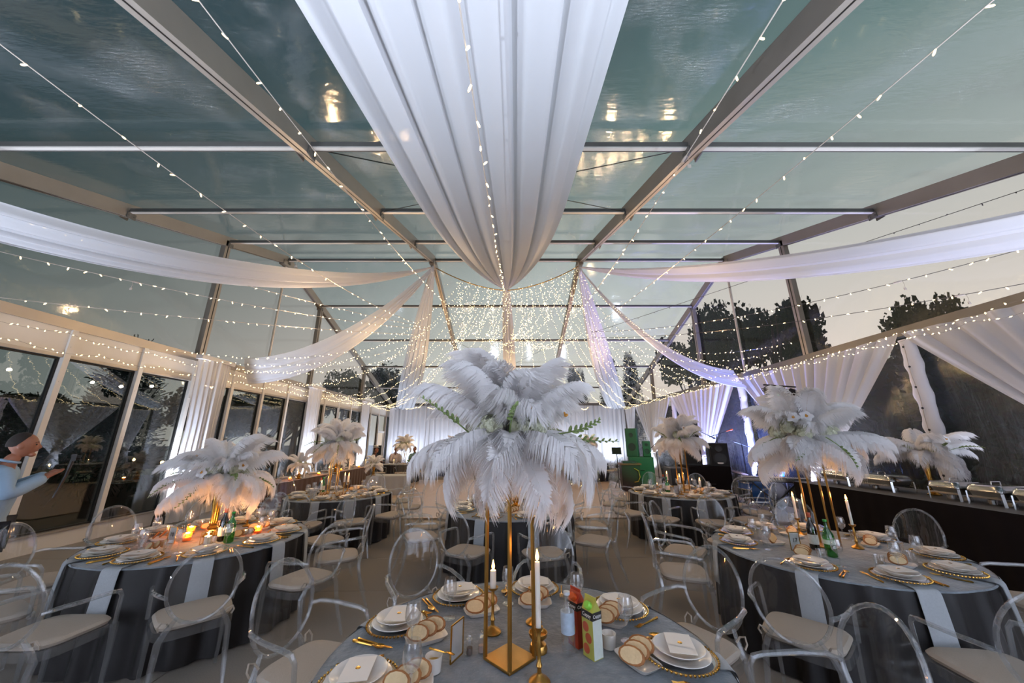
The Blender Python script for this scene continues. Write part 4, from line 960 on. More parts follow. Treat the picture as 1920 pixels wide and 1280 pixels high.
# bread dishes, sauce pot, cup, shakers, frame on the foreground table
for i, (x, y, a, l) in enumerate(((-.29, 2.13, .5, 'left of the shakers'), (-.03, 2.42, .35, 'left of the short candle'), (.29, 2.52, 0, 'behind the tall taper'), (.69, 2.30, -.5, 'behind the cream pot'), (.72, 1.93, -1.1, 'right of the cartons'), (-.28, 1.76, .2, 'near left'))):
    put_bread((x, y), a, l+', foreground table')
def pot(name, label, x, y, r, h, content, m):
    t = thing(name, label, 'pot', (x, y, TZ)); obj('pot_wall', MB().lathe([(.001, 0), (r*.85, 0), (r, h), (r*.93, h), (r*.8, h*.45), (.001, h*.45)], 26), m, t)
    obj('filling', MB().lathe([(.001, h*.62), (r*.84, h*.6)], 20), content, t); return t
m_sauce = mat('mustard_sauce', '#b08a2e', .3)
t = pot('sauce_pot', 'white sauce pot with a gold spoon in mustard, foreground table', -.20, 1.88, .038, .06, m_sauce, m_china)
o = spoon.put((-.165, 1.89, TZ+.062), -PI/2, 'small gold spoon resting in the mustard pot', 'small spoon'); o.rotation_euler = (-.35, 0, -PI/2+.25); small(o, .62)
t = pot('cream_pot', 'white ribbed pot with a burnt candle wick beside the cartons', .625, 2.06, .036, .06, m_wax, m_china); obj('wick', MB().tube([(0, 0, .03), (.002, 0, .046)], .0015, 5), m_black, t)
for x, y, l, f in ((-.055, 2.0, 'glass pepper shaker', m_ink), (.0, 2.02, 'glass salt shaker with round stopper', m_china)):
    t = thing('shaker', l+' beside the left gold rod', 'shaker', (x, y, TZ)); obj('shaker_glass', MB().lathe([(.001, .004), (.017, 0), (.018, .03), (.014, .055), (.016, .062), (.014, .066)], 14), m_goblet, t); obj('filling', MB().lathe([(.001, .004), (.014, .004), (.014, .03), (.001, .03)], 12), mat('shaker_fill', '#b09a90' if f is m_china else '#4a3a30', .8), t); obj('stopper', MB().ball((0, 0, .076), .012, 10, 7), m_goblet, t)
def number_card(label, x, y, rz_, txt, w=.10, h=.15):
    t = thing('table_number', label, 'sign', (x, y, TZ), rz_); f = MB()
    for a, b in (((-w/2, 0, .004), (-w/2, 0, h)), ((w/2, 0, .004), (w/2, 0, h)), ((-w/2, 0, .004), (w/2, 0, .004)), ((-w/2, 0, h), (w/2, 0, h))): f.bar(a, b, .005, .006)
    obj('frame', f, m_gold, t, smooth=False); obj('glass_sheet', MB().box((0, -.001, h/2+.002), (w-.006, .002, h-.006)), m_goblet, t, smooth=False); obj('card_sheet', MB().box((0, .002, h/2+.002), (w-.008, .0015, h-.008)), m_card, t, smooth=False)
    if txt: text(txt, .05, t, (0, -.0026, h*.55), (PI/2, 0, 0), m_ink)
    return t
number_card('gold-framed table number seen edge-on beside the bread, foreground table', -.11, 1.965, 1.12, '')
number_card('gold-framed table number seventeen on the right front table', 2.76, 3.60, .1, '17')
number_card('tilted table number ten beside the votive, left front table', -3.22, 3.88, -.25, '10'); number_card('table number on the right back table', 3.24, 7.05, .1, ''); number_card('table number on the middle table', .02, 5.35, .05, '', .08, .12)
# candles on the other tables
m_amber = clear('amber_votive_glass', (1, .62, .30), .05, .1, .9, haze=.3, hazecol=(.9, .45, .15))
def votive(label, x, y, z=TZ, w=2.2):
    t = thing('votive_candle', label, 'candle', (x, y, z)); obj('votive_glass', MB().lathe([(.001, .004), (.034, .002), (.038, .06), (.04, .075), (.037, .075), (.033, .01), (.001, .01)], 18), m_amber, t)
    obj('wax_body', MB().lathe([(.03, .011), (.03, .036), (.001, .036)], 14), m_wax, t); obj('flame', flame_m, None, t, (0, 0, .04)).scale = (1.4,)*3
    if w: lamp('glow', 'POINT', (0, 0, .075), w, (1, .45, .14), t, .02)
def lantern(label, x, y, z=TZ, w=1.8):
    t = thing('candle_lantern', label, 'lantern', (x, y, z), .4); f = MB(); s, h = .045, .11
    for a in (-1, 1):
        for b in (-1, 1): f.bar((a*s, b*s, 0), (a*s, b*s, h), .004, .004)
    for zz in (.002, h):
        for a, b in (((-s, -s), (s, -s)), ((s, -s), (s, s)), ((s, s), (-s, s)), ((-s, s), (-s, -s))): f.bar((*a, zz), (*b, zz), .004, .004)
    obj('frame', f, m_gold, t, smooth=False); obj('wax_body', MB().lathe([(.028, .003), (.028, .07), (.001, .07)], 14), m_wax, t); obj('flame', flame_m, None, t, (0, 0, .073)).scale = (1.3,)*3
    if w: lamp('glow', 'POINT', (0, 0, .115), w, (1, .45, .14), t, .02)
votive('glowing amber votive behind the number ten card', -3.15, 3.98); lantern('square gold candle lantern before the trumpet vase on the left front table', -2.86, 3.88)
candlestick('low brass holder under the pillar candle, left front table', -3.0, 4.62, TZ, .08); candle('white pillar candle burning on the left front table', -3.0, 4.62, TZ+.074, .03, .12, 3); votive('amber votive left of the trumpet vase', -3.35, 4.25); votive('amber votive behind the green bottle, left front table', -2.62, 4.25)
for i, (x, y, h, l) in enumerate(((3.24, 4.16, .16, 'left of a lit pair'), (3.33, 4.14, .15, 'right of a lit pair'), (3.38, 3.66, .20, 'by the foot of the feather stand'))):
    candlestick('brass candlestick, %s on the right front table' % l, x, y, TZ, h, .022); candle('slim white taper burning, %s on the right front table' % l, x, y, TZ+h-.007, .0115, .22, 2)
for i, (x, y, h, l) in enumerate(((3.3, 7.0, .2, 'front left'), (3.72, 7.75, .17, 'rear'), (3.72, 7.1, .12, 'front right'), (3.3, 7.55, .2, 'rear left'))):
    candlestick('brass candlestick round the gold rods, %s of the right back table' % l, x, y, TZ, h, .022); candle('ivory candle burning, %s of the right back table' % l, x, y, TZ+h-.007, .02, .12, 2 if i < 3 else 0)
for i, (x, y, l) in enumerate(((-.02, 5.62, 'left of the trumpet vase'), (.45, 5.6, 'right of the trumpet vase'), (.3, 6.1, 'behind the trumpet vase'))): candle('ivory pillar candle burning %s on the middle table' % l, x, y, TZ, .028, .11+.03*i, 2 if i < 2 else 0)
for i, (x, y, h, l) in enumerate(((-3.0, 7.1, .22, 'right of the gold rods'), (-3.45, 7.4, .14, 'left of the gold rods'), (-3.1, 7.5, .18, 'behind the gold rods'), (-3.35, 6.95, .1, 'in front of the gold rods'))):
    candlestick('brass candlestick %s, left back table' % l, x, y, TZ, h, .022); candle('ivory candle burning %s, left back table' % l, x, y, TZ+h-.007, .018, .13, 3 if i < 3 else 0)
# red flower posy bowl on the right back table
t = thing('flower_posy', 'small red flower in a bud glass on the right back table', 'flower', (3.05, 7.5, TZ)); obj('bud_glass', MB().lathe([(.001, .003), (.02, 0), (.016, .05), (.02, .06)], 12), m_goblet, t); obj('flower_head', petal_flower(4, 6, .03, m_petal).mesh('flower_head', mat('red_petal', '#a01c22', .6)), None, t, (0, 0, .09)); obj('flower_stem', MB().tube([(0, 0, .01), (0, 0, .09)], .003, 5), m_green, t)
# ================================================================ head table, far tables
def long_table(name, label, c, sx, sy, h, mt_top, mt_sk, rz_=0):
    t = thing(name, label, 'table', (*c, 0), rz_)
    obj('table_top', MB().box((0, 0, h-.012), (sx, sy, .024)), mt_top, t, smooth=False)
    sk = MB(); per = [(-sx/2, -sy/2), (sx/2, -sy/2), (sx/2, sy/2), (-sx/2, sy/2)]
    L = [sx, sy, sx, sy]; tot = sum(L); N = int(tot*26)
    def fn(u, v):
        d = (u % 1.0)*tot; i = 0
        while i < 3 and d > L[i]: d -= L[i]; i += 1
        a, b = Vector(per[i]), Vector(per[(i+1) % 4]); dirn = (b-a).normalized(); p = a+dirn*min(d, L[i]); nrm = Vector((dirn.y, -dirn.x)); o = .004+.028*v*(.5+.5*sin(u*tot*27))
        return (p.x+nrm.x*o, p.y+nrm.y*o, (h-.01)*(1-v)+.012)
    sk.grid(fn, N, 3, wrap=True); obj('table_skirt', sk, mt_sk, t); return t
m_brownsk = mat('brown_skirt', '#4a3229', .8, 0, var=.12, scale=30, spec=.2, sheen=.3)
long_table('head_table', 'long head table with brown skirt beside the glass wall', (-5.72, 11.7), .75, 5.6, TZ, m_topper, m_brownsk)
rr = random.Random(9)
HT = 'the long head table'
for i in range(8):
    y = 9.2+.7*i; w = '%s along %s' % (ordn[i], HT)
    charger.put((-5.85, y, TZ+.002), 0, 'gold-beaded charger, %s' % w, 'head table chargers'); plate.put((-5.85, y, TZ+.010), 0, 'white plate, %s' % w, 'head table plates'); bowl.put((-5.85, y, TZ+.020), 0, 'white soup plate, %s' % w, 'head table bowls')
    glass.put((-5.6, y+.2, TZ), 0, 'wine glass, %s' % w, 'head table glasses'); tumbler.put((-5.55, y+.02, TZ), 0, 'water tumbler, %s' % w, 'head table tumblers')
    chair.put((-6.5, y, 0), -PI/2, 'clear chair behind the head table, %s from the near end' % ordn[i], 'head table chairs')
    if i % 2 == 0: votive('amber votive on the head table, %s from the near end' % ordn[i//2], -5.48, y+.35, w=3)
    else: candle('ivory pillar candle on the head table, %s from the near end' % ordn[i//2], -5.5, y+.3, TZ, .03, .16+.06*(i % 3), 2)
for i, (y, l) in enumerate(((9.9, 'nearer'), (11.9, 'farther'))):
    t = trumpet('low gold vase with peach feathers on the head table, the %s one' % l, -5.46, y, TZ+.002, .26, .05, .03); arrange(t, .40, 120+i, 16, .60, nh=3, no=0, nb=0)
long_table('side_table', 'small side table under a pale blue cloth behind the left back table', (-3.95, 12.6), 1.25, .8, .6, m_napk, m_napk)
t = trumpet('gold vase with peach feathers on the pale blue side table', -4.42, 12.4, .602, .26, .05, .03); arrange(t, .38, 131, 20, .62, nh=4, no=2, nb=1)
for k, (cx, cy, l) in enumerate(((-4.6, 16.0, 'far left table with the seated men'), (-3.0, 19.3, 'far table left of centre'), (3.6, 16.6, 'far table by the laptop stand'), (.3, 19.6, 'far middle table'))):
    t = make_table(.76 if k == 0 else .88, 20+k); t.location = (cx, cy, 0); t['label'] = 'round dark-skirted table, '+l; t['group'] = 'round banquet tables'
    for i in range(8):
        a = 2*PI*i/8+.3+k; 
        if k == 0 and i in (1, 2, 3, 4): continue
        chair.put((cx+1.2*cos(a), cy+1.2*sin(a), 0), a+PI/2, 'clear chair at %s o\'clock of the %s' % (hour(math.degrees(a)), l), 'far chairs')
        w = 'at %s o\'clock on the %s' % (hour(math.degrees(a)), l)
        plate.put((cx+.56*cos(a), cy+.56*sin(a), TZ+.001), 0, 'white plate '+w, 'far plates'); glass.put((cx+.45*cos(a+.3), cy+.45*sin(a+.3), TZ), 0, 'wine glass '+w, 'far glasses')
    t = rod_stand('feather_centrepiece', 'gold rod stand with peach feathers on the '+l, cx+.1, cy, TZ, .15, .78, m_brass, rod=.009); arrange(t, .84, 140+k, 24, .82, nh=4, no=0, nb=2)
    candle('pillar candle on the '+l, cx-.25, cy-.2, TZ, .03, .15, 2)
# tumblers and bread go where the bottles, candles and cards leave room
SIZE = {'bottle': .045, 'candlestick': .05, 'candle': .045, 'lantern': .07, 'sign': .07, 'glass': .042, 'flower': .03, 'centrepiece': .10, 'dish': .12, 'plate': .14, 'charger': .168, 'pot': .045}
REG = [(o.location.x, o.location.y, SIZE[o['category']]) for o in bpy.data.objects if o.parent is None and o.get('category') in SIZE and abs(o.location.z-TZ) < .1 and 'plate' != o.get('category')]
def free(x, y, r): return all((x-a)**2+(y-b)**2 > (r+c)**2 for a, b, c in REG)
for kind, spots, rz_, w, grp in EXTRA:
    r = .038 if kind == 'tumbler' else .07
    for p in spots:
        if free(p[0], p[1], r):
            if kind == 'tumbler': tumbler.put(p, 0, w, grp)
            else: put_bread(p[:2], rz_, w)
            REG.append((p[0], p[1], r)); break
# ================================================================ buffet along the right wall
long_table('buffet_table', 'long black-skirted buffet under the tied curtains', (6.15, 3.4), 1.16, 7.6, .95, mat('grey_table_top', '#5c5a58', .6, var=.15, scale=12), m_cloth_black)
def make_chafer(L, Wd, legs):
    t = thing('chafing_dish', '', 'chafing dish')
    def sup(u, k, p=6): a = 2*PI*u; ca, sa = cos(a), sin(a); return (abs(ca)**(2/p)*(1 if ca > 0 else -1)*Wd/2*k, abs(sa)**(2/p)*(1 if sa > 0 else -1)*L/2*k)
    b = MB(); prof = [(.001, .085), (.9, .085), (.95, .10), (1.0, .155), (1.05, .158), (1.05, .165)]
    b.grid(lambda u, v: ((lambda k, z: (*sup(u, k), z))(*[prof[min(int(v*5+1e-6), 4)][j]+(prof[min(int(v*5+1e-6), 4)+1][j]-prof[min(int(v*5+1e-6), 4)][j])*(v*5-min(int(v*5+1e-6), 4)) for j in (0, 1)])), 40, 5, wrap=True); obj('water_pan', b, m_chrome, t)
    l = MB(); pr = [(1.04, .166), (1.03, .176), (.97, .215), (.88, .235), (.4, .24), (.001, .24)]
    l.grid(lambda u, v: ((lambda k, z: (*sup(u, k), z))(*[pr[min(int(v*5+1e-6), 4)][j]+(pr[min(int(v*5+1e-6), 4)+1][j]-pr[min(int(v*5+1e-6), 4)][j])*(v*5-min(int(v*5+1e-6), 4)) for j in (0, 1)])), 40, 5, wrap=True); ld = obj('lid', l, m_chrome, t)
    obj('lid_handle', MB().tube([(-.06, 0, .238), (-.055, 0, .27), (.055, 0, .27), (.06, 0, .238)], .007, 7), m_chrome, ld)
    f = MB(); x, y = Wd/2*.95, L/2*.95
    for a in (-1, 1):
        for c in (-1, 1): obj('leg', MB().bar((a*x*1.02, c*y*1.02, 0), (a*x, c*y, .15), .025, .012), m_chrome, t, smooth=False)
        f.bar((a*x, -y, .09), (a*x, y, .09), .01, .02)
    obj('frame_rail', f, m_chrome, t, smooth=False)
    for c in (-.5, .5): obj('fuel_can', MB().lathe([(.001, 0), (.042, 0), (.042, .05), (.03, .055), (.001, .053)], 16), m_chrome, t, (0, c*L*.5, .0))
    return t
cA, cB = Proto(lambda: make_chafer(.60, .36, 1)), Proto(lambda: make_chafer(.36, .40, 1))
cA.put((6.1, 6.70, .951), 0, 'long steel chafing dish at the far end of the buffet', 'long chafing dishes'); cA.put((6.1, 5.98, .951), 0, 'long steel chafing dish left of the gold trumpet vase', 'long chafing dishes')
for i, (y, l) in enumerate(((5.02, 'just right of the gold trumpet vase'), (4.60, 'under the right post, middle of three'), (4.18, 'cut by the right edge of view'), (3.5, 'nearest the camera'))): cB.put((6.1, y, .951), 0, 'short steel chafing dish on the buffet, '+l, 'short chafing dishes')
# ================================================================ stage corner
m_spk = mat('black_speaker_paint', '#161616', .55, var=.1, scale=60); m_grille = mat('speaker_grille', '#101112', .6, .3, bump=.6, bscale=420); m_greenlit = mat('green_lit_speaker', '#1d3b2a', .55, var=.15, scale=40)  # last one is dark plastic with the green light put into its colour
def speaker(label, x, y, z, w, d, h, rz_, m=None, logo=False, cat='speaker'):
    t = thing('loudspeaker', label, cat, (x, y, z), rz_); o = obj('cabinet', MB().box((0, 0, h/2), (w, d, h)), m or m_spk, t, smooth=False); bevel(o, .02)
    obj('front_grille', MB().box((0, -d/2-.006, h/2), (w*.88, .014, h*.9)), m_grille if m is None else m, t, smooth=False)
    obj('horn', MB().lathe([(w*.2, 0), (w*.18, .006), (w*.05, -.02)], 16), m_spk, t, (0, -d/2-.014, h*.76), (PI/2, 0, 0))
    obj('woofer', MB().lathe([(w*.34, 0), (w*.33, .006), (w*.1, -.015), (.001, -.01)], 20), m_spk, t, (0, -d/2-.014, h*.34), (PI/2, 0, 0))
    if logo: obj('logo_plate', MB().box((0, -d/2-.016, h*.14), (w*.3, .004, .03)), m_whiteink, t, smooth=False)
    for s in (-1, 1): obj('side_handle', MB().tube([(s*w/2, -.06, h*.55), (s*(w/2+.02), -.05, h*.55), (s*(w/2+.02), .05, h*.55), (s*w/2, .06, h*.55)], .01, 6), m_spk, t)
    return t
def case(label, x, y, w, d, h, rz_, m):
    t = thing('flight_case', label, 'case', (x, y, 0), rz_); o = obj('case_body', MB().box((0, 0, h/2), (w, d, h)), m, t, smooth=False); bevel(o, .015)
    for a in (-1, 1):
        for b in (-1, 1): obj('edge_trim', MB().box((a*(w/2), b*(d/2), h/2), (.03, .03, h)), m_steel, t, smooth=False); obj('handle', MB().tube([(-.1, -d/2, h*.6), (-.09, -d/2-.03, h*.6), (.09, -d/2-.03, h*.6), (.1, -d/2, h*.6)], .01, 6), m_steel, t); return t
case('large black cloth-covered case under the two black speakers', 5.30, 9.95, 1.05, .8, 1.06, -.12, m_cloth_black); case('black subwoofer box at the left end of the black case', 4.50, 9.85, .42, .7, 1.02, -.12, m_spk)
speaker('tall black loudspeaker standing left on the black case', 5.05, 9.95, 1.06, .40, .42, 1.12, -.3); speaker('square black stage monitor with white logo on the black case', 5.62, 9.75, 1.06, .46, .42, .58, -.3, logo=True)
case('green-lit subwoofer box under the green-lit speakers', 4.95, 13.7, .85, .7, 1.12, -.25, m_greenlit); speaker('tall green-lit loudspeaker on the far subwoofer', 4.72, 13.75, 1.12, .42, .40, 1.02, -.45, m_greenlit); speaker('small green-lit monitor speaker beside the tall one', 5.18, 13.6, 1.12, .28, .28, .56, -.3, m_greenlit)
t = thing('mixing_desk', 'reddish wooden mixing desk with a cable in front of the green-lit box', 'desk', (4.33, 13.1, 0), -.15)
m_mahog = mat('reddish_wood', '#6a3420', .45, var=.25, scale=8, stretch=(1, 8, 1))
obj('desk_body', MB().box((0, 0, .44), (.62, .55, .88)), mat('dark_brown_front', '#2a1a14', .6), t, smooth=False); obj('desk_top', MB().box((0, 0, .905), (.72, .65, .05)), m_mahog, t, smooth=False)
obj('mixer', MB().box((0, .05, .965), (.46, .36, .07)), m_black, t, smooth=False); obj('yellow_cable', MB().tube([(.1, -.29, .78), (.24, -.33, .7), (.27, -.33, .5), (.2, -.33, .36), (.08, -.3, .33)], .012, 6), mat('yellow_cable', '#c08a2a', .5), t)
t = thing('laptop_stand', 'thin black stand carrying an open laptop before the far curtains', 'stand', (4.15, 13.9, 0), -.3); obj('pole', MB().tube([(0, 0, 0), (0, 0, 1.2)], .016, 8), m_steel, t); obj('stand_tray', MB().box((0, 0, 1.21), (.36, .28, .02)), m_steel, t, smooth=False)
for k in range(3): a = 2*PI*k/3; obj('leg', MB().tube([(0, 0, .35), (.3*cos(a), .3*sin(a), .012)], .012, 6), m_steel, t)
t = thing('laptop', 'open dark laptop on the thin stand', 'laptop', (4.15, 13.9, 1.22), -.3+PI); obj('keyboard_half', MB().box((0, 0, .01), (.34, .24, .018)), m_steel, t, smooth=False); obj('screen_half', MB().box((0, .15, .125), (.34, .014, .22), mat=Matrix.Rotation(-.25, 3, 'X')), m_black, t, smooth=False)
def mic_stand(label, x, y, h, ang, color, rz_):
    t = thing('microphone_stand', label, 'microphone', (x, y, 0), rz_); obj('pole', MB().tube([(0, 0, .02), (0, 0, h)], .011, 7), m_steel, t)
    e = Vector((.34*cos(ang), 0, .34*sin(ang))); c = Vector((0, 0, h)); obj('boom', MB().tube([c-e*.7, c, c+e], .009, 6), m_steel, t)
    d = e.normalized(); obj('microphone', MB().tube([c+e, c+e+d*.03, c+e+d*.16, c+e+d*.17, c+e+d*.21, c+e+d*.235], [.01, .013, .017, .026, .027, .012], 10), mat('microphone_body', color, .4), t)
    for k in range(3): a = 2*PI*k/3+.4; obj('leg', MB().tube([(0, 0, .22), (.28*cos(a), .28*sin(a), .012)], .011, 6), m_steel, t)
mic_stand('boom stand with an orange microphone before the blue film', 6.15, 10.6, 1.86, .28, '#d9662e', .1); mic_stand('dark boom microphone left of the orange one', 5.85, 11.1, 2.02, -.5, '#1a1a1a', -.2)
mic_stand('dark microphone stand left of the cream feathers', 4.35, 10.6, 1.62, .6, '#1a1a1a', .4); mic_stand('pale microphone on a low boom beside the drums', 6.6, 10.2, 1.6, -.3, '#b8c4c8', .2)
m_blue = mat('blue_drum_shell', '#1b4f9a', .3, coat=.6)
t = thing('drum_kit', 'blue drum kit with cymbals behind the keyboard', 'drum kit', (6.55, 9.25, 0), .35)
def drum(name, c, r, d, ax):
    b = MB().lathe([(r, -d/2), (r, d/2)], 28); h = MB().lathe([(.001, d/2), (r, d/2)], 28).lathe([(r, -d/2), (.001, -d/2)], 28); ring = MB()
    for s in (-1, 1): ring.tube([((r+.006)*cos(2*PI*i/28), (r+.006)*sin(2*PI*i/28), s*d/2) for i in range(28)], .012, 6, closed=True)
    o = obj(name, b, m_blue, t, c, ax); obj('drum_head', h, m_wax if name != 'bass_drum' else m_black, o); obj('hoop', ring, m_chrome, o); return o
drum('bass_drum', (-.1, 0, .45), .30, .45, (PI/2, 0, 0)); drum('rack_tom', (-.2, -.05, .93), .17, .22, (.35, 0, 0)); drum('rack_tom', (.2, -.05, .93), .17, .22, (.35, 0, 0)); drum('floor_tom', (.34, .3, .5), .2, .40, (0, 0, 0)); drum('snare_drum', (-.38, .38, .62), .16, .15, (.1, 0, 0))
for x, y, z in ((-.42, -.1, 1.2), (.42, -.1, 1.3), (-.3, .55, .9)):
    c = obj('cymbal', MB().lathe([(.001, .02), (.03, .018), (.2, 0), (.2, -.003), (.001, .012)], 28), m_gold, t, (x, y, z), (.25, .1, 0)); s = obj('cymbal_stand', MB().tube([(x, y, z), (x, y, .3)], .011, 6), m_chrome, t)
    for k in range(3): a = 2*PI*k/3; obj('leg', MB().tube([(x, y, .32), (x+.22*cos(a), y+.22*sin(a), .012)], .009, 5), m_chrome, s)
t = thing('stage_keyboard', 'black stage keyboard on a cross stand behind the right back table', 'keyboard', (5.78, 8.05, 0), -.55)
obj('keyboard_body', MB().box((0, 0, .90), (1.25, .34, .09)), m_black, t, smooth=False); ky = MB()
for i in range(40): ky.box((-.56+.0287*i, -.10, .953), (.026, .14, .014))
obj('white_keys', ky, m_china, t, smooth=False)['kind'] = 'stuff'; kb = MB()
for i in range(40):
    if i % 7 not in (2, 6): kb.box((-.545+.0287*i, -.07, .964), (.014, .085, .014))
obj('black_keys', kb, m_black, t, smooth=False)['kind'] = 'stuff'; obj('front_strip', MB().box((0, -.174, .90), (1.25, .008, .06)), m_chrome, t, smooth=False)
for s in (-1, 1): obj('leg', MB().bar((-s*.42, s*.03, .0), (s*.42, s*.03, .86), .03, .03), m_steel, t, smooth=False)
t = thing('light_stand', 'black light stand with four spotlights on a crossbar by the curtain', 'stage light', (6.55, 8.3, 0), .35)
obj('pole', MB().tube([(0, 0, 0), (0, 0, 2.95)], [.025, .018], 8), m_steel, t); obj('crossbar', MB().bar((-.55, 0, 2.95), (.55, 0, 2.95), .03, .03), m_steel, t, smooth=False)
for k in range(3): a = 2*PI*k/3+.5; obj('leg', MB().tube([(0, 0, .7), (.3*cos(a), .3*sin(a), .02)], .014, 6), m_steel, t)
GR = (.10, 1.0, .32)
for k, x in enumerate((-.45, -.15, .15, .45)):
    h = obj('spotlight', MB().lathe([(.001, -.12), (.05, -.12), (.085, -.04), (.09, .10), (.075, .10), (.07, .03), (.001, .02)], 18), m_black, t, (x, 0, 2.80), (PI-.7, 0, -.6+.3*k)); obj('yoke', MB().tube([(-.1, 0, 0), (-.1, -.0, -.1), (.1, 0, -.1), (.1, 0, 0)], .008, 6), m_steel, h)
    obj('lens', MB().lathe([(.001, .06), (.074, .06)], 16), glow('green_lens', (.35, 1, .65), 2.5) if k in (1, 3) else m_black, h)
L2_ = lamp('blue_beam', 'SPOT', (.3, .1, 2.9), 500, BL, t, .05, .6, .6); d2_ = Vector((5.2, 11.2, 7.7))-Vector((6.9, 8.9, 2.9)); L2_.rotation_euler = (Matrix.Rotation(-.35, 3, 'Z') @ d2_).to_track_quat('-Z', 'Y').to_euler(); L_ = lamp('green_beam', 'SPOT', (-.1, .1, 2.72), 520, GR, t, .05, .5, .6); d_ = Vector((4.85, 13.6, 1.2))-Vector((6.55, 8.3, 2.72)); L_.rotation_euler = (Matrix.Rotation(-.35, 3, 'Z') @ d_).to_track_quat('-Z', 'Y').to_euler()
# ================================================================ people
def skin(name, verts, edges, m, parent=None, lv=2, root=0):
    """one continuous surface grown round a skeleton: verts = [(x, y, z, rx, ry)]"""
    me = bpy.data.meshes.new(name); me.from_pydata([v[:3] for v in verts], edges, []); me.materials.append(m)
    o = bpy.data.objects.new(name, me); COL.objects.link(o)
    if parent is not None: o.parent = parent
    sk = o.modifiers.new('skin', 'SKIN'); sk.use_smooth_shade = True; sk.branch_smoothing = .6
    for i, v in enumerate(verts):
        d = me.skin_vertices[0].data[i]; d.radius = (v[3], v[4] if len(v) > 4 else v[3]); d.use_root = (i == root)
    sb = o.modifiers.new('subdivision', 'SUBSURF'); sb.levels = lv; sb.render_levels = lv
    me2 = bpy.data.meshes.new_from_object(o.evaluated_get(bpy.context.evaluated_depsgraph_get())); o.modifiers.clear(); old = o.data; o.data = me2; bpy.data.meshes.remove(old); me2.name = name
    if not me2.materials: me2.materials.append(m)
    me2.polygons.foreach_set('use_smooth', [True]*len(me2.polygons))
    return o
m_skin = mat('warm_skin', '#935f47', .55, var=.06, scale=12, sss=.08); m_hair = mat('short_dark_hair', '#231a15', .8, var=.2, scale=80); m_greyhair = mat('grey_hair', '#8d8680', .8)
m_shirt = mat('light_blue_shirt', '#8fa8bf', .85, 0, var=.08, scale=40, bump=.3, bscale=14); m_trous = mat('dark_trousers', '#1c1a1c', .85, var=.1, scale=30); m_shoe = mat('black_shoe', '#120f0e', .4)
m_eye = mat('dark_eye', '#1a1210', .2); m_lip = mat('lip_skin', '#8a4f44', .5); m_brow = m_hair
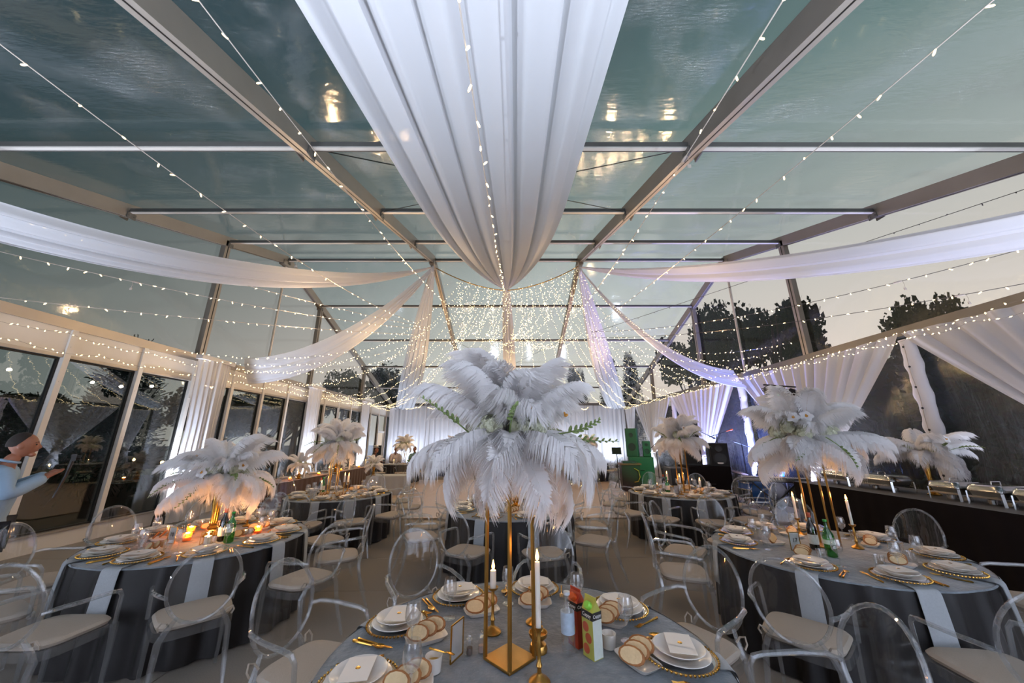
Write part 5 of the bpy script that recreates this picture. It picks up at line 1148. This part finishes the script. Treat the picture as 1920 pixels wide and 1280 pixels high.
def person(label, loc, rz_, pose, top, trousers=None, hair='short', hairmat=None, lv=2):
    """facing +Y. pose gives elbows and wrists, seated or standing; hands have five fingers"""
    t = thing('person', label, 'person', loc, rz_); P = pose; zh = P['hip']; sh = zh+.53; nk = sh+.045
    V = [(0, 0, zh, .10, .085), (0, P.get('lean', 0)*.4, zh+.2, .095, .08), (0, P.get('lean', 0)*.8, zh+.38, .11, .085), (0, P.get('lean', 0), nk, .058, .056)]
    E = [(0, 1), (1, 2), (2, 3)]; ly = P.get('lean', 0)+P.get('headf', .02)
    V += [(0, ly+.005, nk+.09, .060, .060)]; E += [(3, 4)]
    def add(v, to): V.append(v); E.append((to, len(V)-1)); return len(V)-1
    Sv, Tv = [], []
    for s, k in ((-1, 'L'), (1, 'R')):
        sx = s*.175; a = add((sx, P.get('lean', 0)*.95, sh-.04, .040), 2); el = Vector(P['elbow'+k]); wr = Vector(P['wrist'+k]); hd = Vector(P.get('hand'+k, wr+(wr-el).normalized()*.1))
        b = add((*el, .044), a); mid = el+(wr-el)*.4; b = add((*mid, .040), b); b = add((*wr, .028, .024), b); pm = wr+(hd-wr)*.55; b = add((*pm, .036, .020), b)
        d = (hd-wr).normalized(); up = Vector((0, 0, 1)); sd = d.cross(up).normalized() if abs(d.z) < .95 else Vector((1, 0, 0)); pn = sd.cross(d).normalized(); cu = Vector(P.get('curl', (0, 0, -1)))
        for q, (o, l) in enumerate(((-.024, .07), (-.008, .08), (.009, .075), (.024, .058))):
            f0 = wr+d*.085+sd*o; f1 = f0+d*l*.5+cu*.010; f2 = f0+d*l*.85+cu*.032
            c = add((*(wr+d*.07+sd*o), .011), b); c = add((*f1, .0095), c); add((*f2, .008), c)
        th = wr+d*.03-sd*.035*s+pn*.01; c = add((*th, .013), b); c = add((*(th+d*.04-sd*.015*s), .010), c); add((*(th+d*.065-sd*.008*s), .0085), c)
        hp = add((s*.10, 0, zh-.04, .10), 0); kn = Vector(P['knee'+k]); an = Vector(P['ankle'+k]); c = add((*kn, .062), hp); c = add((*(kn+(an-kn)*.35), .058), c); c = add((*an, .040), c); fo = Vector(P.get('foot', (0, .15, -.05))); add((*(an+fo), .034), c)
        Sv.append((s, sx, el, wr)); Tv.append((s, kn, an))
    body = skin('body', V, E, m_skin, t, lv)
    # the head is modelled round its skull, then fused with the neck into one continuous body
    hd_ = MB(); HC = Vector((0, ly+.018, nk+.165))
    def fhd(u, v):
        th = PI*v; a = 2*PI*u; x, y, z = sin(th)*cos(a), sin(th)*sin(a), -cos(th); lo = max(0, -z)
        w = .076*(1-.30*lo**1.6); d = .096*((1-.10*lo) if y > 0 else (1-.30*lo)); return HC+Vector((x*w, y*d+.012*lo, z*.114))
    hd_.grid(fhd, 24, 16, wrap=True)
    up_ = lambda y, z: HC+Vector((0, y, z))
    hd_.ball(up_(.072, -.094), (.030, .028, .022), 12, 8).ball(up_(.088, -.050), (.024, .014, .016), 12, 8).ball(up_(.096, -.022), (.013, .026, .020), 12, 8).ball(up_(.098, -.028), (.018, .014, .011), 10, 7)
    hd_.tube([up_(.086, .028), up_(.098, .0), up_(.112, -.02)], [.010, .011, .013], 8).ball(up_(.078, .030), (.055, .018, .014), 12, 7)
    for s in (-1, 1): hd_.ball(HC+Vector((s*.077, -.008, -.008)), (.011, .020, .032), 10, 8)
    hm = hd_.mesh('head_source', m_skin); bm = bmesh.new(); bm.from_mesh(body.data); bm.from_mesh(hm); bm.to_mesh(body.data); bm.free(); bpy.data.meshes.remove(hm)
    rm = body.modifiers.new('fuse', 'REMESH'); rm.mode = 'VOXEL'; rm.voxel_size = .0065 if lv > 1 else .011; sm = body.modifiers.new('smooth', 'SMOOTH'); sm.iterations = 3; sm.factor = .5
    me2 = bpy.data.meshes.new_from_object(body.evaluated_get(bpy.context.evaluated_depsgraph_get())); body.modifiers.clear(); body.data = me2; me2.name = 'body'
    if not me2.materials: me2.materials.append(m_skin)
    me2.polygons.foreach_set('use_smooth', [True]*len(me2.polygons))
    # shirt: torso and sleeves as one garment
    L = P.get('lean', 0); hem = P.get('hem', zh-.08)
    S = [(0, L*.4, zh+.2, .215, .165), (0, L*.1, hem, .235, .185), (0, L*.8, zh+.37, .235, .175), (0, L+.005, nk+.005, .085, .085)]; SE = [(0, 1), (0, 2), (2, 3)]
    for s, sx, el, wr in Sv:
        S.append((sx, L*.95, sh-.015, .098)); SE.append((2, len(S)-1)); i = len(S)-1; a = Vector((sx, L*.95, sh-.01))
        if P.get('sleeve', 'long') == 'long':
            S += [(*(a+(el-a)*.55), .086), (*el, .078), (*(el+(wr-el)*.5), .066), (*(el+(wr-el)*.95), .056)]; SE += [(i, i+1), (i+1, i+2), (i+2, i+3), (i+3, i+4)]
        else: S += [(*(a+(el-a)*.4), .092), (*(a+(el-a)*.8), .085)]; SE += [(i, i+1), (i+1, i+2)]
    shirt = skin('shirt', S, SE, top, t, lv)
    obj('collar', MB().tube([(.060*cos(2*PI*i/16), L+.008+.060*sin(2*PI*i/16), nk+.014+.016*sin(2*PI*i/16+PI)) for i in range(16)], .012, 6, closed=True), top, shirt)
    T = [(0, 0, zh, .185, .16)]; TE = []
    for s, kn, an in Tv:
        T.append((s*.10, 0, zh-.05, .135)); TE.append((0, len(T)-1)); i = len(T)-1; T += [(*kn, .105), (*(kn+(an-kn)*.5), .09), (*(kn+(an-kn)*.96), .076)]; TE += [(i, i+1), (i+1, i+2), (i+2, i+3)]
    skin('trousers', T, TE, trousers or m_trous, t, lv)
    fo = P.get('foot', (0, .15, -.05))
    for s, kn, an in Tv: obj('shoe', MB().ball(an+Vector((0, .06, -.035)), (.046, .135, .045), 12, 8), m_shoe, t)
    # face and hair
    hz, hy = nk+.165, ly+.018
    for s in (-1, 1):
        obj('eye', MB().ball((s*.032, hy+.080, hz+.005), (.013, .009, .009), 10, 7), m_eye, t); obj('eyebrow', MB().tube([(s*.014, hy+.090, hz+.026), (s*.034, hy+.088, hz+.031), (s*.052, hy+.074, hz+.024)], [.004, .005, .003], 6), hairmat or m_brow, t)
    obj('mouth', MB().tube([(-.024, hy+.082, hz-.056), (-.008, hy+.099, hz-.054), (.008, hy+.099, hz-.054), (.024, hy+.082, hz-.056)], [.003, .006, .006, .003], 6), m_lip, t)
    if hair == 'short':
        h = MB()
        def fh(u, v):
            a = 2*PI*u; th = v*(1.78 if sin(a) < -.3 else 1.78-.91*min(1, (sin(a)+.3)/.85)); r = (.078, .092, .117)
            return (r[0]*sin(th)*cos(a), hy-.016+r[1]*sin(th)*sin(a), hz+.008+r[2]*cos(th))
        h.grid(fh, 28, 10, wrap=True); obj('hair', h, hairmat or m_hair, t)
    return t
# the man standing at the left edge, side on, holding a slim camera grip in both hands
stand = dict(hip=.95, lean=.03, headf=.035, hem=.86, elbowL=(-.235, .06, 1.25), elbowR=(.235, .10, 1.24), wristL=(-.07, .31, 1.40), wristR=(.06, .30, 1.385), handL=(-.015, .375, 1.44), handR=(.03, .375, 1.43), curl=(0, -1.1, -.6),
    kneeL=(-.11, .03, .5), kneeR=(.11, .03, .5), ankleL=(-.12, -.02, .085), ankleR=(.12, .0, .085), foot=(0, .14, -.045))
person('person in a light blue shirt standing side-on by the windows, both hands raised', (-4.80, 3.62, 0), -.72, stand, m_shirt)
t = thing('camera_grip', 'slim black camera grip held in the hands of the person in blue', 'camera', (-4.52, 3.925, 1.43), -.72)
obj('grip_rod', MB().tube([(0, -.03, -.26), (0, .005, -.05), (0, .015, .10)], [.012, .015, .015], 8), m_black, t); obj('camera_body', MB().box((0, .02, .13), (.10, .035, .065)), m_black, t, smooth=False); obj('lens', MB().lathe([(.022, 0), (.024, .03), (.001, .03)], 14), m_steel, t, (0, .04, .13), (-PI/2, 0, 0))
def seat_pose(eL, wL, eR, wR, lean=.05): return dict(hip=.58, lean=lean, hem=.57, elbowL=eL, wristL=wL, elbowR=eR, wristR=wR, kneeL=(-.13, .42, .56), kneeR=(.13, .42, .56), ankleL=(-.13, .40, .085), ankleR=(.13, .42, .085), foot=(0, .13, -.045), sleeve='long')
tm = (-4.6, 16.0)
def by(a, d=1.4): return (tm[0]+d*cos(a), tm[1]+d*sin(a), 0)
p1 = seat_pose((-.24, .10, .76), (-.14, .36, .80), (.24, .12, .76), (.12, .36, .82)); p2 = dict(p1); p3 = dict(seat_pose((-.26, .14, .78), (-.12, .34, .79), (.26, .14, .78), (.12, .34, .79), .08)); p3['sleeve'] = 'short'
m_jacket = mat('dark_jacket', '#1d1b20', .85); m_wshirt = mat('pale_pink_shirt', '#c9bcb8', .85, bump=.2, bscale=14); m_gshirt = mat('sage_green_tee', '#7e9c92', .9); m_jeans = mat('blue_jeans', '#27344a', .9)
A = math.radians
a = A(172); q = person('person in a dark jacket and white hat seated at the far left table', by(a, 1.28), a+PI/2, p1, m_jacket, m_jeans, lv=1)
t = obj('hat', MB().lathe([(.15, 0), (.155, .004), (.105, .014), (.1, .06), (.085, .095), (.04, .1), (.001, .092)], 24), m_china, q, (0, .07, 1.42)); obj('hat_band', MB().lathe([(.106, .014), (.103, .04)], 24), m_black, t)
a = A(118); person('person with grey hair and pale shirt seated behind the far left table', by(a, 1.42), a+PI/2, p2, m_wshirt, m_trous, hairmat=m_greyhair, lv=1)
a = A(80); person('person in a sage green shirt seated right of the far left table', by(a, 1.40), a+PI/2, p3, m_gshirt, m_jeans, lv=1)
for a, l in ((172, 'under the person in the dark jacket'), (118, 'under the person with grey hair'), (80, 'under the person in green')):
    a = A(a); chair.put((tm[0]+1.46*cos(a), tm[1]+1.46*sin(a), 0), a+PI/2, 'clear chair '+l, 'far chairs')
